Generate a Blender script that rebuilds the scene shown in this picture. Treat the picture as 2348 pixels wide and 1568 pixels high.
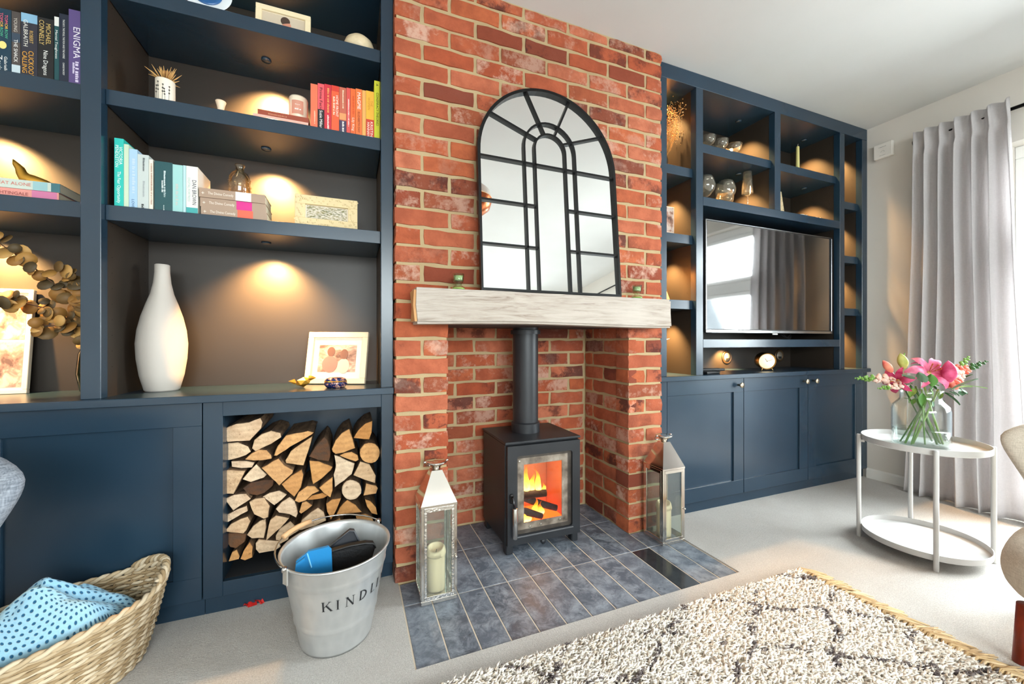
import bpy, bmesh, math, random
import numpy as np
from mathutils import Vector, Matrix

random.seed(7); rng = np.random.default_rng(7)
scn = bpy.context.scene
for _o in list(bpy.data.objects): bpy.data.objects.remove(_o)
col = scn.collection
PI = math.pi

# ------------------------------------------------------------------ camera (14 mm lens, level)
FW, FH, FPX = 2348, 1568, 915.24
CAM = Vector((-0.1593, -1.6298, 0.9643)); YAW = 0.3833; CX, CY = 1174.0, 782.4
cam = bpy.data.cameras.new('camera'); cam.sensor_width = 36; cam.lens = 36 * FPX / FW
cam.shift_y = (CY - FH / 2) / FW * -1 * -1
cam.clip_start = 0.02; cam.clip_end = 100
camo = bpy.data.objects.new('camera', cam); col.objects.link(camo)
camo.location = CAM; camo.rotation_euler = (PI / 2, 0, -YAW)
scn.camera = camo

# ------------------------------------------------------------------ exposure, world, daylight
vs = scn.view_settings
scn.display_settings.display_device = 'sRGB'
vs.view_transform = 'Standard'; vs.look = 'None'; vs.exposure = 0.54; vs.gamma = 1.0; vs.use_curve_mapping = False
world = bpy.data.worlds.new('sky'); scn.world = world; world.use_nodes = True
wb = world.node_tree.nodes['Background']; wb.inputs[0].default_value = (0.80, 0.90, 1.0, 1); wb.inputs[1].default_value = 1.6
scn.cycles.max_bounces = 8; scn.cycles.diffuse_bounces = 4; scn.cycles.glossy_bounces = 4
scn.cycles.transparent_max_bounces = 24; scn.cycles.transmission_bounces = 6
scn.cycles.caustics_reflective = False; scn.cycles.caustics_refractive = False
scn.cycles.sample_clamp_indirect = 6.0

def area_light(name, loc, rot, sx, sy, power, color):
    l = bpy.data.lights.new(name, 'AREA'); l.shape = 'RECTANGLE'; l.size = sx; l.size_y = sy
    l.energy = power; l.color = color
    o = bpy.data.objects.new(name, l); col.objects.link(o); o.location = loc; o.rotation_euler = rot
    return o
# daylight coming through the three windows of the room (each lamp stands for the sky outside its own window)
area_light('daylight_side_window', (4.15, -1.25, 1.80), (0, math.radians(58), 0), 2.4, 1.8, 430, (0.93, 0.97, 1.0))
area_light('daylight_side_window_two', (4.15, -3.40, 1.80), (0, math.radians(58), 0), 2.4, 1.8, 200, (0.93, 0.97, 1.0))
area_light('daylight_front_window', (0.35, -5.60, 2.05), (math.radians(58), 0, 0), 3.4, 2.0, 330, (0.95, 0.98, 1.0))

# ------------------------------------------------------------------ photo pixel -> world (needs the plane the thing touches)
_s, _c = math.sin(YAW), math.cos(YAW)
def _ray(px, py):
    r = (px - CX) / FPX; u = (CY - py) / FPX
    return Vector((r * _c + _s, -r * _s + _c, u))
def aY(px, py, y): d = _ray(px, py); return CAM + d * ((y - CAM.y) / d.y)
def aZ(px, py, z): d = _ray(px, py); return CAM + d * ((z - CAM.z) / d.z)
def aX(px, py, x): d = _ray(px, py); return CAM + d * ((x - CAM.x) / d.x)
def zof(x, y, py):
    dep = (x - CAM.x) * _s + (y - CAM.y) * _c
    return CAM.z - (py - CY) / FPX * dep

# ------------------------------------------------------------------ mesh builder
class MB:
    def __init__(s): s.v = []; s.f = []; s.m = []; s.mi = 0
    def add(s, vs_, fs_):
        b = len(s.v); s.v += [tuple(v) for v in vs_]
        s.f += [tuple(i + b for i in f) for f in fs_]; s.m += [s.mi] * len(fs_)
        return s
    def box(s, x0, x1, y0, y1, z0, z1):
        v = [(x0,y0,z0),(x1,y0,z0),(x1,y1,z0),(x0,y1,z0),(x0,y0,z1),(x1,y0,z1),(x1,y1,z1),(x0,y1,z1)]
        return s.add(v, [(0,3,2,1),(4,5,6,7),(0,1,5,4),(1,2,6,5),(2,3,7,6),(3,0,4,7)])
    def rbox(s, x0, x1, y0, y1, z0, z1, r=.003, seg=1):
        bm = bmesh.new(); bmesh.ops.create_cube(bm, size=1)
        for v in bm.verts:
            v.co = ((x0+x1)/2+v.co.x*(x1-x0), (y0+y1)/2+v.co.y*(y1-y0), (z0+z1)/2+v.co.z*(z1-z0))
        bmesh.ops.bevel(bm, geom=list(bm.edges), offset=r, segments=seg, affect='EDGES', profile=.5)
        return s.bm(bm)
    def bm(s, bm, M=None):
        bm.verts.index_update()
        vs_ = [(M @ v.co) if M else v.co.copy() for v in bm.verts]
        s.add(vs_, [tuple(v.index for v in f.verts) for f in bm.faces]); bm.free(); return s
    def tube(s, pts, r, n=8, cap=True, closed=False):
        pts = [Vector(p) for p in pts]; k = len(pts)
        rr = r if hasattr(r, '__len__') else [r] * k
        up = Vector((0,0,1)); vs_ = []; fs_ = []; prev = None
        for i, p in enumerate(pts):
            if closed: t = pts[(i+1) % k] - pts[i-1]
            else: t = pts[min(i+1,k-1)] - pts[max(i-1,0)]
            if t.length < 1e-9: t = Vector((0,0,1))
            t.normalize()
            if prev is None:
                a = t.cross(up) if abs(t.dot(up)) < .95 else t.cross(Vector((1,0,0)))
            else:
                a = prev - t * prev.dot(t)
                if a.length < 1e-6: a = t.cross(up)
            a.normalize(); prev = a; b = t.cross(a)
            for j in range(n):
                th = 2*PI*j/n; vs_.append(p + (a*math.cos(th)+b*math.sin(th))*rr[i])
        m = k if closed else k-1
        for i in range(m):
            for j in range(n):
                i2 = (i+1) % k; fs_.append((i*n+j, i*n+(j+1)%n, i2*n+(j+1)%n, i2*n+j))
        if cap and not closed:
            fs_.append(tuple(range(n-1,-1,-1))); fs_.append(tuple((k-1)*n+j for j in range(n)))
        return s.add(vs_, fs_)
    def lathe(s, prof, n=32, c=(0,0,0), sx=1, sy=1, rot=0, cap=True):
        vs_ = []; fs_ = []; k = len(prof)
        cr, sr = math.cos(rot), math.sin(rot)
        for r, z in prof:
            for j in range(n):
                th = 2*PI*j/n; x = r*math.cos(th)*sx; y = r*math.sin(th)*sy
                vs_.append((c[0]+x*cr-y*sr, c[1]+x*sr+y*cr, c[2]+z))
        for i in range(k-1):
            for j in range(n): fs_.append((i*n+j, i*n+(j+1)%n, (i+1)*n+(j+1)%n, (i+1)*n+j))
        if cap:
            if prof[0][0] > 1e-5: fs_.append(tuple(range(n-1,-1,-1)))
            if prof[-1][0] > 1e-5: fs_.append(tuple((k-1)*n+j for j in range(n)))
        return s.add(vs_, fs_)
    def prism(s, poly, o, U, V, W):
        """polygon (u,v) in plane o+uU+vV, extruded along W"""
        o, U, V, W = Vector(o), Vector(U), Vector(V), Vector(W); n = len(poly)
        a = [o+U*u+V*v for u, v in poly]; b = [p+W for p in a]
        return s.add(a+b, [tuple(range(n)), tuple(range(2*n-1,n-1,-1))] + [(i,i+n,(i+1)%n+n,(i+1)%n) for i in range(n)])
    def grid(s, fn, nu, nv, closed_u=False):
        vs_ = [fn(i/(nu if closed_u else nu-1), j/(nv-1)) for j in range(nv) for i in range(nu)]; fs_ = []
        for j in range(nv-1):
            for i in range(nu if closed_u else nu-1):
                i2 = (i+1) % nu; fs_.append((j*nu+i, j*nu+i2, (j+1)*nu+i2, (j+1)*nu+i))
        return s.add(vs_, fs_)
    def sph(s, c, r, sx=1, sy=1, sz=1, n=12, m=8):
        return s.lathe([(r*math.sin(PI*i/m), -r*math.cos(PI*i/m)*sz) for i in range(m+1)], n, c, sx, sy, cap=False)
    def xf(s, M, start=0):
        for i in range(start, len(s.v)): s.v[i] = tuple(M @ Vector(s.v[i]))
        return s
    def build(s, name, mat, parent=None, smooth=False, world=False, uv=None, kind=None, auto=None):
        off = Vector((0,0,0))
        if world and parent is not None:
            p = parent; off = Vector(p.location)
            while p.parent: p = p.parent; off += Vector(p.location)
        me = bpy.data.meshes.new(name)
        vv = s.v if off.length == 0 else [(a-off.x, b-off.y, c-off.z) for a, b, c in s.v]
        me.from_pydata(vv, [], s.f)
        for m in (mat if isinstance(mat, (list, tuple)) else [mat]): me.materials.append(m)
        if any(s.m): me.polygons.foreach_set('material_index', s.m)
        if smooth or auto:
            me.polygons.foreach_set('use_smooth', [True]*len(s.f))
            if auto: me.set_sharp_from_angle(angle=math.radians(auto))
        if uv:
            l = me.uv_layers.new(name='UVMap')
            for lp in me.loops: l.data[lp.index].uv = uv[lp.vertex_index]
        me.validate(); me.update()
        o = bpy.data.objects.new(name, me); col.objects.link(o)
        if parent is not None: o.parent = parent
        if kind: o['kind'] = kind
        return o

def thing(name, label, cat, loc=(0,0,0), rotz=0, group=None, kind=None):
    o = bpy.data.objects.new(name, None); o.empty_display_size = .05; col.objects.link(o)
    o.location = loc; o.rotation_euler = (0,0,rotz)
    return tag(o, label, cat, group, kind)
def tag(o, label, cat, group=None, kind=None):
    o['label'] = label; o['category'] = cat
    if group: o['group'] = group
    if kind: o['kind'] = kind
    return o
def struct(o): o['kind'] = 'structure'; return o

_tc = {}
def text(s, size):
    """flat lettering, list of (verts, faces) in the XY plane, origin left baseline"""
    if s not in _tc:
        cu = bpy.data.curves.new('t', 'FONT'); cu.body = s; cu.size = 1; cu.resolution_u = 2
        o = bpy.data.objects.new('t', cu); col.objects.link(o)
        dg = bpy.context.evaluated_depsgraph_get()
        me = bpy.data.meshes.new_from_object(o.evaluated_get(dg))
        _tc[s] = ([tuple(v.co) for v in me.vertices], [tuple(p.vertices) for p in me.polygons])
        bpy.data.objects.remove(o); bpy.data.curves.remove(cu); bpy.data.meshes.remove(me)
    v, f = _tc[s]
    return [(x*size, y*size) for x, y, z in v], f
def put_text(mb, s, size, o, U, V, center=False, fit=None):
    if s.startswith('~'):            # print too small to read: a row of short worn strokes
        o, U, V = Vector(o), Vector(U), Vector(V); r = random.Random(len(mb.v)+int(size*1e5)); a = 0; n = fit or size*6
        while a < n:
            w = size*r.uniform(.25, .6); h = size*r.uniform(.45, .7)
            mb.add([o+U*a, o+U*(a+w), o+U*(a+w)+V*h, o+U*a+V*h], [(0,1,2,3)]); a += w+size*r.choice((.12, .12, .15, .4))
        return n
    v, f = text(s, size)
    if not v: return 0
    w = max(a for a, b in v)
    k = 1.0
    if fit and w > 0: k = fit / w
    o, U, V = Vector(o), Vector(U), Vector(V)
    dx = -w*k/2 if center else 0
    mb.add([o+U*(a*k+dx)+V*b for a, b in v], f)
    return w*k

# ------------------------------------------------------------------ materials
def srgb(r, g, b):
    f = lambda c: (c/255/12.92) if c/255 <= .04045 else ((c/255+.055)/1.055)**2.4
    return (f(r), f(g), f(b), 1)
class NT:
    def __init__(s, name):
        s.mat = bpy.data.materials.new(name); s.mat.use_nodes = True
        s.t = s.mat.node_tree; s.n = s.t.nodes; s.b = s.n['Principled BSDF']; s.out = s.n['Material Output']
    def N(s, typ, **kw):
        n = s.n.new(typ)
        for k, v in kw.items():
            if k.startswith('i_'):
                n.inputs[k[2:].replace('_',' ') if not k[2:].isdigit() else int(k[2:])].default_value = v
            else: setattr(n, k, v)
        return n
    def L(s, a, b): s.t.links.new(a, b)
    def coord(s, kind='Object', scale=(1,1,1), rnd=False):
        tc = s.N('ShaderNodeTexCoord'); v = tc.outputs[kind]
        if rnd:
            oi = s.N('ShaderNodeObjectInfo'); m = s.N('ShaderNodeMath', operation='MULTIPLY'); m.inputs[1].default_value = 37.0
            s.L(oi.outputs['Random'], m.inputs[0])
            a = s.N('ShaderNodeVectorMath', operation='ADD'); s.L(v, a.inputs[0]); s.L(m.outputs[0], a.inputs[1]); v = a.outputs[0]
        if scale != (1,1,1):
            m = s.N('ShaderNodeVectorMath', operation='MULTIPLY'); m.inputs[1].default_value = scale
            s.L(v, m.inputs[0]); v = m.outputs[0]
        return v
    def noise(s, v, scale, detail=3, rough=.5, dist=0):
        n = s.N('ShaderNodeTexNoise'); n.inputs['Scale'].default_value = scale; n.inputs['Detail'].default_value = detail
        n.inputs['Roughness'].default_value = rough; n.inputs['Distortion'].default_value = dist
        s.L(v, n.inputs['Vector']); return n.outputs['Fac']
    def ramp(s, fac, stops, interp='LINEAR'):
        r = s.N('ShaderNodeValToRGB'); r.color_ramp.interpolation = interp
        e = r.color_ramp.elements
        while len(e) < len(stops): e.new(.5)
        for i, (p, c) in enumerate(stops): e[i].position = p; e[i].color = c
        s.L(fac, r.inputs[0]); return r.outputs[0]
    def mix(s, f, a, b, mode='MIX'):
        m = s.N('ShaderNodeMix', data_type='RGBA', blend_type=mode)
        for sock, val in ((m.inputs[0], f), (m.inputs[6], a), (m.inputs[7], b)):
            if isinstance(val, (int, float)): sock.default_value = val
            elif isinstance(val, tuple): sock.default_value = val
            else: s.L(val, sock)
        return m.outputs[2]
    def math(s, op, a, b=None):
        m = s.N('ShaderNodeMath', operation=op)
        for i, v in enumerate((a, b)):
            if v is None: continue
            if isinstance(v, (int, float)): m.inputs[i].default_value = v
            else: s.L(v, m.inputs[i])
        return m.outputs[0]
    def bump(s, h, strength=.3, dist=.01):
        b = s.N('ShaderNodeBump'); b.inputs['Strength'].default_value = strength; b.inputs['Distance'].default_value = dist
        s.L(h, b.inputs['Height']); s.L(b.outputs[0], s.b.inputs['Normal'])
    def set(s, color=None, rough=None, metal=None, spec=None):
        for k, v in (('Base Color', color), ('Roughness', rough), ('Metallic', metal), ('Specular IOR Level', spec)):
            if v is None: continue
            if isinstance(v, (int, float, tuple)): s.b.inputs[k].default_value = v
            else: s.L(v, s.b.inputs[k])
        return s.mat
_pm = {}
def plain(rgb, rough=.5, metal=0, spec=.5, bump=None, var=0, name=None):
    key = (rgb, rough, metal, spec, bump, var)
    if key in _pm: return _pm[key]
    t = NT(name or 'paint_%d_%d_%d' % rgb); c = srgb(*rgb)
    if var or bump: v = t.coord('Object')
    if var:
        n = t.noise(v, 25, 3); c2 = tuple(x*(1-var) for x in c[:3])+(1,); c3 = tuple(min(1, x*(1+var)) for x in c[:3])+(1,)
        c = t.ramp(n, [(.3, c2), (.7, c3)])
    if bump: t.bump(t.noise(v, bump[0], 3), bump[1], bump[2] if len(bump) > 2 else .004)
    t.set(c, rough, metal, spec); _pm[key] = t.mat; return t.mat
def emit(name, rgb, strength):
    t = NT(name); t.b.inputs['Base Color'].default_value = srgb(*rgb)
    t.b.inputs['Emission Color'].default_value = srgb(*rgb); t.b.inputs['Emission Strength'].default_value = strength
    return t.mat
def thin_glass(name, tint=(255,255,255), refl=1.0, rough=.02, haze=0.0, hazecol=(200,200,200)):
    t = NT(name); tr = t.N('ShaderNodeBsdfTransparent'); tr.inputs[0].default_value = srgb(*tint)
    gl = t.N('ShaderNodeBsdfGlossy'); gl.inputs['Roughness'].default_value = rough
    lw = t.N('ShaderNodeLayerWeight'); lw.inputs[0].default_value = .5
    f = t.math('MINIMUM', t.math('MULTIPLY', t.math('ADD', t.math('MULTIPLY', t.math('POWER', lw.outputs['Facing'], 4.0), .55), .035), refl), .8)
    m = t.N('ShaderNodeMixShader'); t.L(f, m.inputs[0]); t.L(tr.outputs[0], m.inputs[1]); t.L(gl.outputs[0], m.inputs[2])
    last = m.outputs[0]
    if haze:
        df = t.N('ShaderNodeBsdfDiffuse'); df.inputs[0].default_value = srgb(*hazecol)
        m2 = t.N('ShaderNodeMixShader'); m2.inputs[0].default_value = haze
        t.L(last, m2.inputs[1]); t.L(df.outputs[0], m2.inputs[2]); last = m2.outputs[0]
    t.L(last, t.out.inputs[0]); return t.mat

def m_navy():
    t = NT('navy_cabinet_paint'); v = t.coord('Object')
    c = t.ramp(t.noise(v, 3, 2), [(.3, srgb(29,49,65)), (.7, srgb(33,54,71))])
    t.bump(t.noise(v, 400, 2), .04, .001); return t.set(c, .26, 0, .6)
NAVY = m_navy()
def m_wall(name, a, b):
    t = NT(name); v = t.coord('Object'); c = t.ramp(t.noise(v, 2, 3), [(.3, srgb(*a)), (.7, srgb(*b))])
    t.bump(t.noise(v, 250, 2), .05, .001); return t.set(c, .85, 0, .2)
WALL = m_wall('wall_paint', (218,212,204), (224,218,210)); CEIL = m_wall('ceiling_paint', (214,213,210), (220,219,217))
WHITE = plain((232,230,225), .45); WHITEMETAL = plain((196,194,192), .4)
def m_brick():
    t = NT('brick_clay'); v = t.coord('Object', rnd=True)
    oi = t.N('ShaderNodeObjectInfo'); r = oi.outputs['Random']
    base = t.ramp(r, [(0, srgb(184,98,62)), (.12, srgb(194,106,70)), (.28, srgb(176,90,60)), (.42, srgb(200,120,90)), (.56, srgb(172,84,54)),
                      (.70, srgb(188,104,74)), (.82, srgb(150,74,52)), (.92, srgb(112,62,50)), (1, srgb(186,100,64))])
    n1 = t.noise(v, 14, 5, .6); n2 = t.math('ADD', t.math('MULTIPLY', t.noise(v, 7, 3, .55, .6), .6), t.math('MULTIPLY', t.noise(v, 45, 5, .7), .4)); n3 = t.noise(v, 75, 6, .75, .4)
    c = t.mix(t.ramp(n1, [(.35, (0,0,0,1)), (.62, (1,1,1,1))]), base, t.mix(.48, base, srgb(124,58,38)))
    # pale lime bloom on some bricks
    bl = t.math('MULTIPLY', t.ramp(n2, [(.49, (0,0,0,1)), (.60, (1,1,1,1))]), t.ramp(t.math('FRACT', t.math('MULTIPLY', r, 7.13)), [(.45, (0,0,0,1)), (.95, (.62,.62,.62,1))]))
    c = t.mix(bl, c, srgb(218,186,166))
    # fire-flashed dark ends
    n4 = t.math('ADD', t.math('MULTIPLY', t.noise(v, 7, 2, .5), .65), t.math('MULTIPLY', t.noise(v, 50, 4, .7), .35))
    dk = t.math('MULTIPLY', t.ramp(n4, [(.49, (0,0,0,1)), (.58, (1,1,1,1))]), t.ramp(t.math('FRACT', t.math('MULTIPLY', r, 13.7)), [(.66, (0,0,0,1)), (.9, (.8,.8,.8,1))]))
    c = t.mix(dk, c, srgb(72,38,36))
    c = t.mix(t.math('MULTIPLY', t.ramp(n3, [(.62, (0,0,0,1)), (.75, (1,1,1,1))]), .7), c, srgb(96,42,26))
    t.bump(t.math('ADD', t.math('MULTIPLY', n1, .7), t.math('MULTIPLY', n3, .5)), .85, .009)
    return t.set(c, .88, 0, .25)
BRICK = m_brick()
def m_mortar():
    t = NT('sand_mortar'); v = t.coord('Object'); n = t.noise(v, 220, 3); n2 = t.noise(v, 9, 3)
    c = t.mix(n2, srgb(164,140,104), srgb(188,168,132)); t.bump(n, .5, .002); return t.set(c, .95, 0, .1)
MORTAR = m_mortar()
def m_slate():
    t = NT('slate_tile'); v = t.coord('Object', rnd=True); oi = t.N('ShaderNodeObjectInfo'); r = oi.outputs['Random']
    base = t.ramp(r, [(0, srgb(82,91,104)), (.5, srgb(108,116,128)), (1, srgb(66,74,86))])
    n = t.noise(v, 16, 8, .75, .5); n2 = t.noise(v, 140, 4, .7); n3 = t.noise(v, 34, 6, .75, .8)
    c = t.mix(t.ramp(n, [(.42, (0,0,0,1)), (.64, (1,1,1,1))]), base, srgb(158,166,177))
    c = t.mix(t.ramp(n3, [(.60, (0,0,0,1)), (.68, (.7,.7,.7,1))]), c, srgb(38,43,52)); c = t.mix(t.math('MULTIPLY', n2, .35), c, srgb(70,74,82))
    t.bump(t.math('ADD', t.math('MULTIPLY', n, .6), t.math('MULTIPLY', n2, .3)), .35, .004)
    ro = t.ramp(n, [(.3, (.34,.34,.34,1)), (.7, (.58,.58,.58,1))])
    return t.set(c, ro, 0, .5)
SLATE = m_slate()
def m_slate_dark():
    t = NT('polished_black_slate'); v = t.coord('Object'); n = t.noise(v, 30, 4)
    return t.set(t.ramp(n, [(.3, srgb(32,35,40)), (.75, srgb(52,56,62))]), .12, 0, .6)
SLATE_DARK = m_slate_dark()
def m_carpet():
    t = NT('carpet_pile'); v = t.coord('Object'); n = t.noise(v, 300, 3, .75); n2 = t.noise(v, 5, 4, .6, .5); n3 = t.noise(v, 120, 2)
    c = t.mix(n2, srgb(212,206,199), srgb(232,228,223)); c = t.mix(t.ramp(n, [(.35, (0,0,0,1)), (.7, (1,1,1,1))]), t.mix(.42, c, srgb(118,108,100)), c)
    t.bump(t.math('ADD', n, t.math('MULTIPLY', n3, .5)), .9, .006)
    t.b.inputs['Sheen Weight'].default_value = .15
    return t.set(c, .98, 0, .05)
CARPET = m_carpet()
def m_wood(name, a, b, grain=(2,2,40), rough=.55, bump=.2):
    t = NT(name); v = t.coord('Object', scale=grain, rnd=True); n = t.noise(v, 3, 5, .6, 1.0)
    c = t.ramp(n, [(.3, srgb(*a)), (.7, srgb(*b))]); t.bump(n, bump, .003); return t.set(c, rough, 0, .3)

# ================================================================== THE ROOM
XL, XR, YB, YF, ZC = -1.86, 3.22, 0.40, -4.60, 2.457
HX0, HX1, HY0, HY1 = 0.0174, 1.3343, -0.4406, 0.405
CZ = 0.006
mb = MB()
mb.box(XL, HX0-.004, YF, YB, -.05, CZ); mb.box(HX1+.004, XR, YF, YB, -.05, CZ); mb.box(HX0-.004, HX1+.004, YF, HY0-.004, -.05, CZ)
mb.box(HX0-.004, HX1+.004, HY0-.004, YB, -.05, -.02)
struct(mb.build('floor', CARPET))
struct(MB().box(XL-.1, XR+.2, YF-.2, YB+.1, ZC, ZC+.1).build('ceiling', CEIL))
struct(MB().box(XL-.1, XR+.2, YB+.02, YB+.12, -.05, ZC).build('wall_back', WALL))
struct(MB().box(XL-.1, XL, YF-.2, YB+.02, -.05, ZC).build('wall_left', WALL))
WZ0, WZ1 = 0.12, 2.06
def wall_right():
    mb = MB(); y = YB+.02
    for a, b in ((-.60, -1.90), (-2.75, -4.05)):
        mb.box(XR, XR+.2, a, y, -.05, ZC); mb.box(XR, XR+.2, b, a, -.05, WZ0); mb.box(XR, XR+.2, b, a, WZ1, ZC); y = b
    mb.box(XR, XR+.2, YF-.2, y, -.05, ZC)
    return struct(mb.build('wall_right', WALL))
wall_right()
mb = MB(); mb.box(XL, -1.15, YF-.2, YF, -.05, ZC); mb.box(1.85, XR, YF-.2, YF, -.05, ZC)
mb.box(-1.15, 1.85, YF-.2, YF, -.05, .5); mb.box(-1.15, 1.85, YF-.2, YF, 2.2, ZC)
struct(mb.build('wall_front', WALL))
GLASS = thin_glass('window_glass', (250,253,252), 1.0)
UPVC = plain((238,238,236), .3)
CHROME = plain((205,203,200), .18, 1.0)
def window_x(n, y0, y1):
    """white framed window in the right wall"""
    w = bpy.data.objects.new('window_%d' % n, None); col.objects.link(w); w.location = (XR+.12, (y0+y1)/2, WZ0); struct(w)
    x0, x1 = XR+.10, XR+.16
    mb = MB()
    for a, b in ((WZ0, WZ0+.07), (WZ1-.07, WZ1)): mb.rbox(x0, x1, y0, y1, a, b, .004)
    for a, b in ((y0, y0+.06), (y1-.06, y1)): mb.rbox(x0, x1, a, b, WZ0+.07, WZ1-.07, .004)
    mb.rbox(x0, x1, y0+.06, y1-.06, 1.44, 1.54, .004)
    mb.build('window_frame', UPVC, w, world=True)
    for a, b in ((WZ0+.07, 1.44), (1.54, WZ1-.07)):
        m2 = MB()
        for c, d in ((a, a+.04), (b-.04, b)): m2.rbox(x0-.012, x1-.01, y0+.06, y1-.06, c, d, .004)
        for c, d in ((y0+.06, y0+.10), (y1-.10, y1-.06)): m2.rbox(x0-.012, x1-.01, c, d, a+.04, b-.04, .004)
        s = m2.build('sash', UPVC, w, world=True)
        MB().box(x0+.02, x0+.026, y0+.10, y1-.10, a+.04, b-.04).build('pane', GLASS, w, world=True)
    h = MB().rbox(x0-.03, x0-.012, y1-.10-.03, y1-.10+.01, 1.60, 1.63, .004).rbox(x0-.05, x0-.03, y1-.10-.12, y1-.10, 1.607, 1.625, .005)
    h.build('window_handle', CHROME, w, world=True)
    MB().rbox(XR-.02, x0, y0, y1, WZ0-.03, WZ0, .004).build('window_sill', UPVC, w, world=True)
window_x(1, -1.90, -.60); window_x(2, -4.05, -2.75)
w3 = bpy.data.objects.new('window_3', None); col.objects.link(w3); w3.location = (.35, YF-.1, .5); struct(w3)
mb = MB()
for a, b in ((.5, .57), (2.13, 2.2)): mb.rbox(-1.15, 1.85, YF-.16, YF-.1, a, b, .004)
for a in (-1.15, -.19, .80, 1.79): mb.rbox(a, a+.06, YF-.16, YF-.1, .57, 2.13, .004)
mb.build('window_frame', UPVC, w3, world=True)
for a in (-1.09, -.13, .86): MB().box(a, a+.90, YF-.133, YF-.127, .57, 2.13).build('pane', GLASS, w3, world=True)
def baseboard(name, x0, x1, y0, y1, axis):
    mb = MB()
    if axis == 'x': mb.prism([(0,0),(.016,0),(.016,.058),(.006,.068),(0,.068)], (x1, y0, CZ), (-1,0,0), (0,0,1), (0, y1-y0, 0))
    else: mb.prism([(0,0),(.016,0),(.016,.058),(.006,.068),(0,.068)], (x0, y0, CZ), (0,1,0), (0,0,1), (x1-x0, 0, 0))
    return struct(mb.build(name, WHITE))
baseboard('baseboard_right', 0, XR, -.60, .044, 'x')
baseboard('baseboard_front', XL, XR, YF, YF, 'y')

# ------------------------------------------------------------------ chimney breast: mortar body with separate bricks
OX0, OX1, OYB, LZ = 0.215, 1.125, 0.405, 1.05
mo = .007
mb = MB()
mb.box(mo, 1.34-mo, mo, YB+.02, LZ, ZC); mb.box(mo, OX0-mo, mo, YB+.02, -.02, LZ); mb.box(OX1+mo, 1.34-mo, mo, YB+.02, -.02, LZ)
mb.box(OX0-mo, OX1+mo, OYB+mo, YB+.02, -.02, LZ)
chim = mb.build('wall_chimney', MORTAR); struct(chim)
def brick_mesh(L, H, D, seed, sides):
    """brick face in plane y=0 (x 0..L, z 0..H), depth D to +y, uneven arrises"""
    r = random.Random(seed); nx = 5 if L > .15 else 3; nz = 3
    mb = MB(); j = lambda a: r.uniform(-a, a)
    vs_ = []
    for k in range(nz):
        for i in range(nx):
            ex = i in (0, nx-1); ez = k in (0, nz-1)
            x = L*i/(nx-1); z = H*k/(nz-1)
            if ex: x += (.0030 if i == 0 else -.0030)*r.uniform(.1, 1.8)
            if ez: z += (.0030 if k == 0 else -.0030)*r.uniform(-.2, 1.9)
            y = .0032*r.uniform(.2, 1.6) if (ex or ez) else j(.0018)
            if ex and ez: y += .0025
            vs_.append((x + (0 if ex else j(.008)), y, z))
    fs_ = [(k*nx+i, k*nx+i+1, (k+1)*nx+i+1, (k+1)*nx+i) for k in range(nz-1) for i in range(nx-1)]
    ring = list(range(nx)) + [k*nx+nx-1 for k in range(1, nz)] + [(nz-1)*nx+i for i in range(nx-2, -1, -1)] + [k*nx for k in range(nz-2, 0, -1)]
    b0 = len(vs_)
    for idx in ring:
        x, y, z = vs_[idx]
        i = idx % nx; k = idx//nx
        vs_.append((x + (-.0018 if i == 0 else .0018 if i == nx-1 else 0), .010, z + (-.0016 if k == 0 else .0016 if k == nz-1 else 0)))
    n = len(ring)
    for q in range(n): fs_.append((ring[(q+1) % n], ring[q], b0+q, b0+(q+1) % n))
    b1 = len(vs_)
    for q in range(n):
        x, y, z = vs_[b0+q]; vs_.append((x, D, z))
    for q in range(n): fs_.append((b0+(q+1) % n, b0+q, b1+q, b1+(q+1) % n))
    mb.add(vs_, fs_)
    me = bpy.data.meshes.new('brick'); me.from_pydata(mb.v, [], mb.f); me.materials.append(BRICK)
    me.polygons.foreach_set('use_smooth', [True]*len(mb.f)); me.set_sharp_from_angle(angle=math.radians(50)); me.update()
    return me
_bm = {}
def brick(L, x, y, z, rotz=0, H=.065, D=.05):
    key = (round(L, 3), round(H, 3), round(D, 3))
    if key not in _bm: _bm[key] = [brick_mesh(L, H, D, hash(key) % 1000 + i, 0) for i in range(7)]
    o = bpy.data.objects.new('brick', random.choice(_bm[key])); col.objects.link(o); o.parent = chim
    o.location = (x, y, z); o.rotation_euler = (0, 0, rotz)
nrow = int(ZC/.075)
for r in range(33):
    z = r*.075+.005; H = min(.065, ZC-.004-z)
    if H < .02: continue
    full = r % 2 == 1
    if z > LZ-.01:
        xs = [i*.225 for i in range(6)] if full else [0]+[.1125+i*.225 for i in range(5)]+[1.2375]
        for x in xs:
            L = .1025 if (not full and x in (0, 1.2375)) else .215
            brick(L, x, 0, z, 0, H, .10)
    else:
        for px0 in (0, OX1):
            if full: brick(.215, px0, 0, z, 0, H, .10)
            else: brick(.1025, px0, 0, z, 0, H, .10); brick(.1025, px0+.1125, 0, z, 0, H, .10)
        # back of the recess
        xs = [(OX0+.004, .12), (OX0+.134, .215), (OX0+.359, .215), (OX0+.584, .215), (OX0+.809, .10)] if full else [(OX0+.012, .215), (OX0+.237, .215), (OX0+.462, .215), (OX0+.687, .215)]
        for x, L in xs: brick(L, x, OYB, z, 0, H, .03)
        # right reveal (faces left) and left reveal (faces right)
        ys = [(.002, .215), (.227, .175)] if not full else [(.104, .215), (.329, .073)]
        for y, L in ys:
            brick(L, OX1, y+L, z, -PI/2, H, .05)
            brick(L, OX0, y, z, PI/2, H, .05)
STEEL = plain((38,36,36), .5, .6)
struct(MB().box(OX0-.0, OX1, .0, OYB, LZ-.016, LZ-.002).build('trim_1', plain((58,44,40), .8)))

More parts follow.
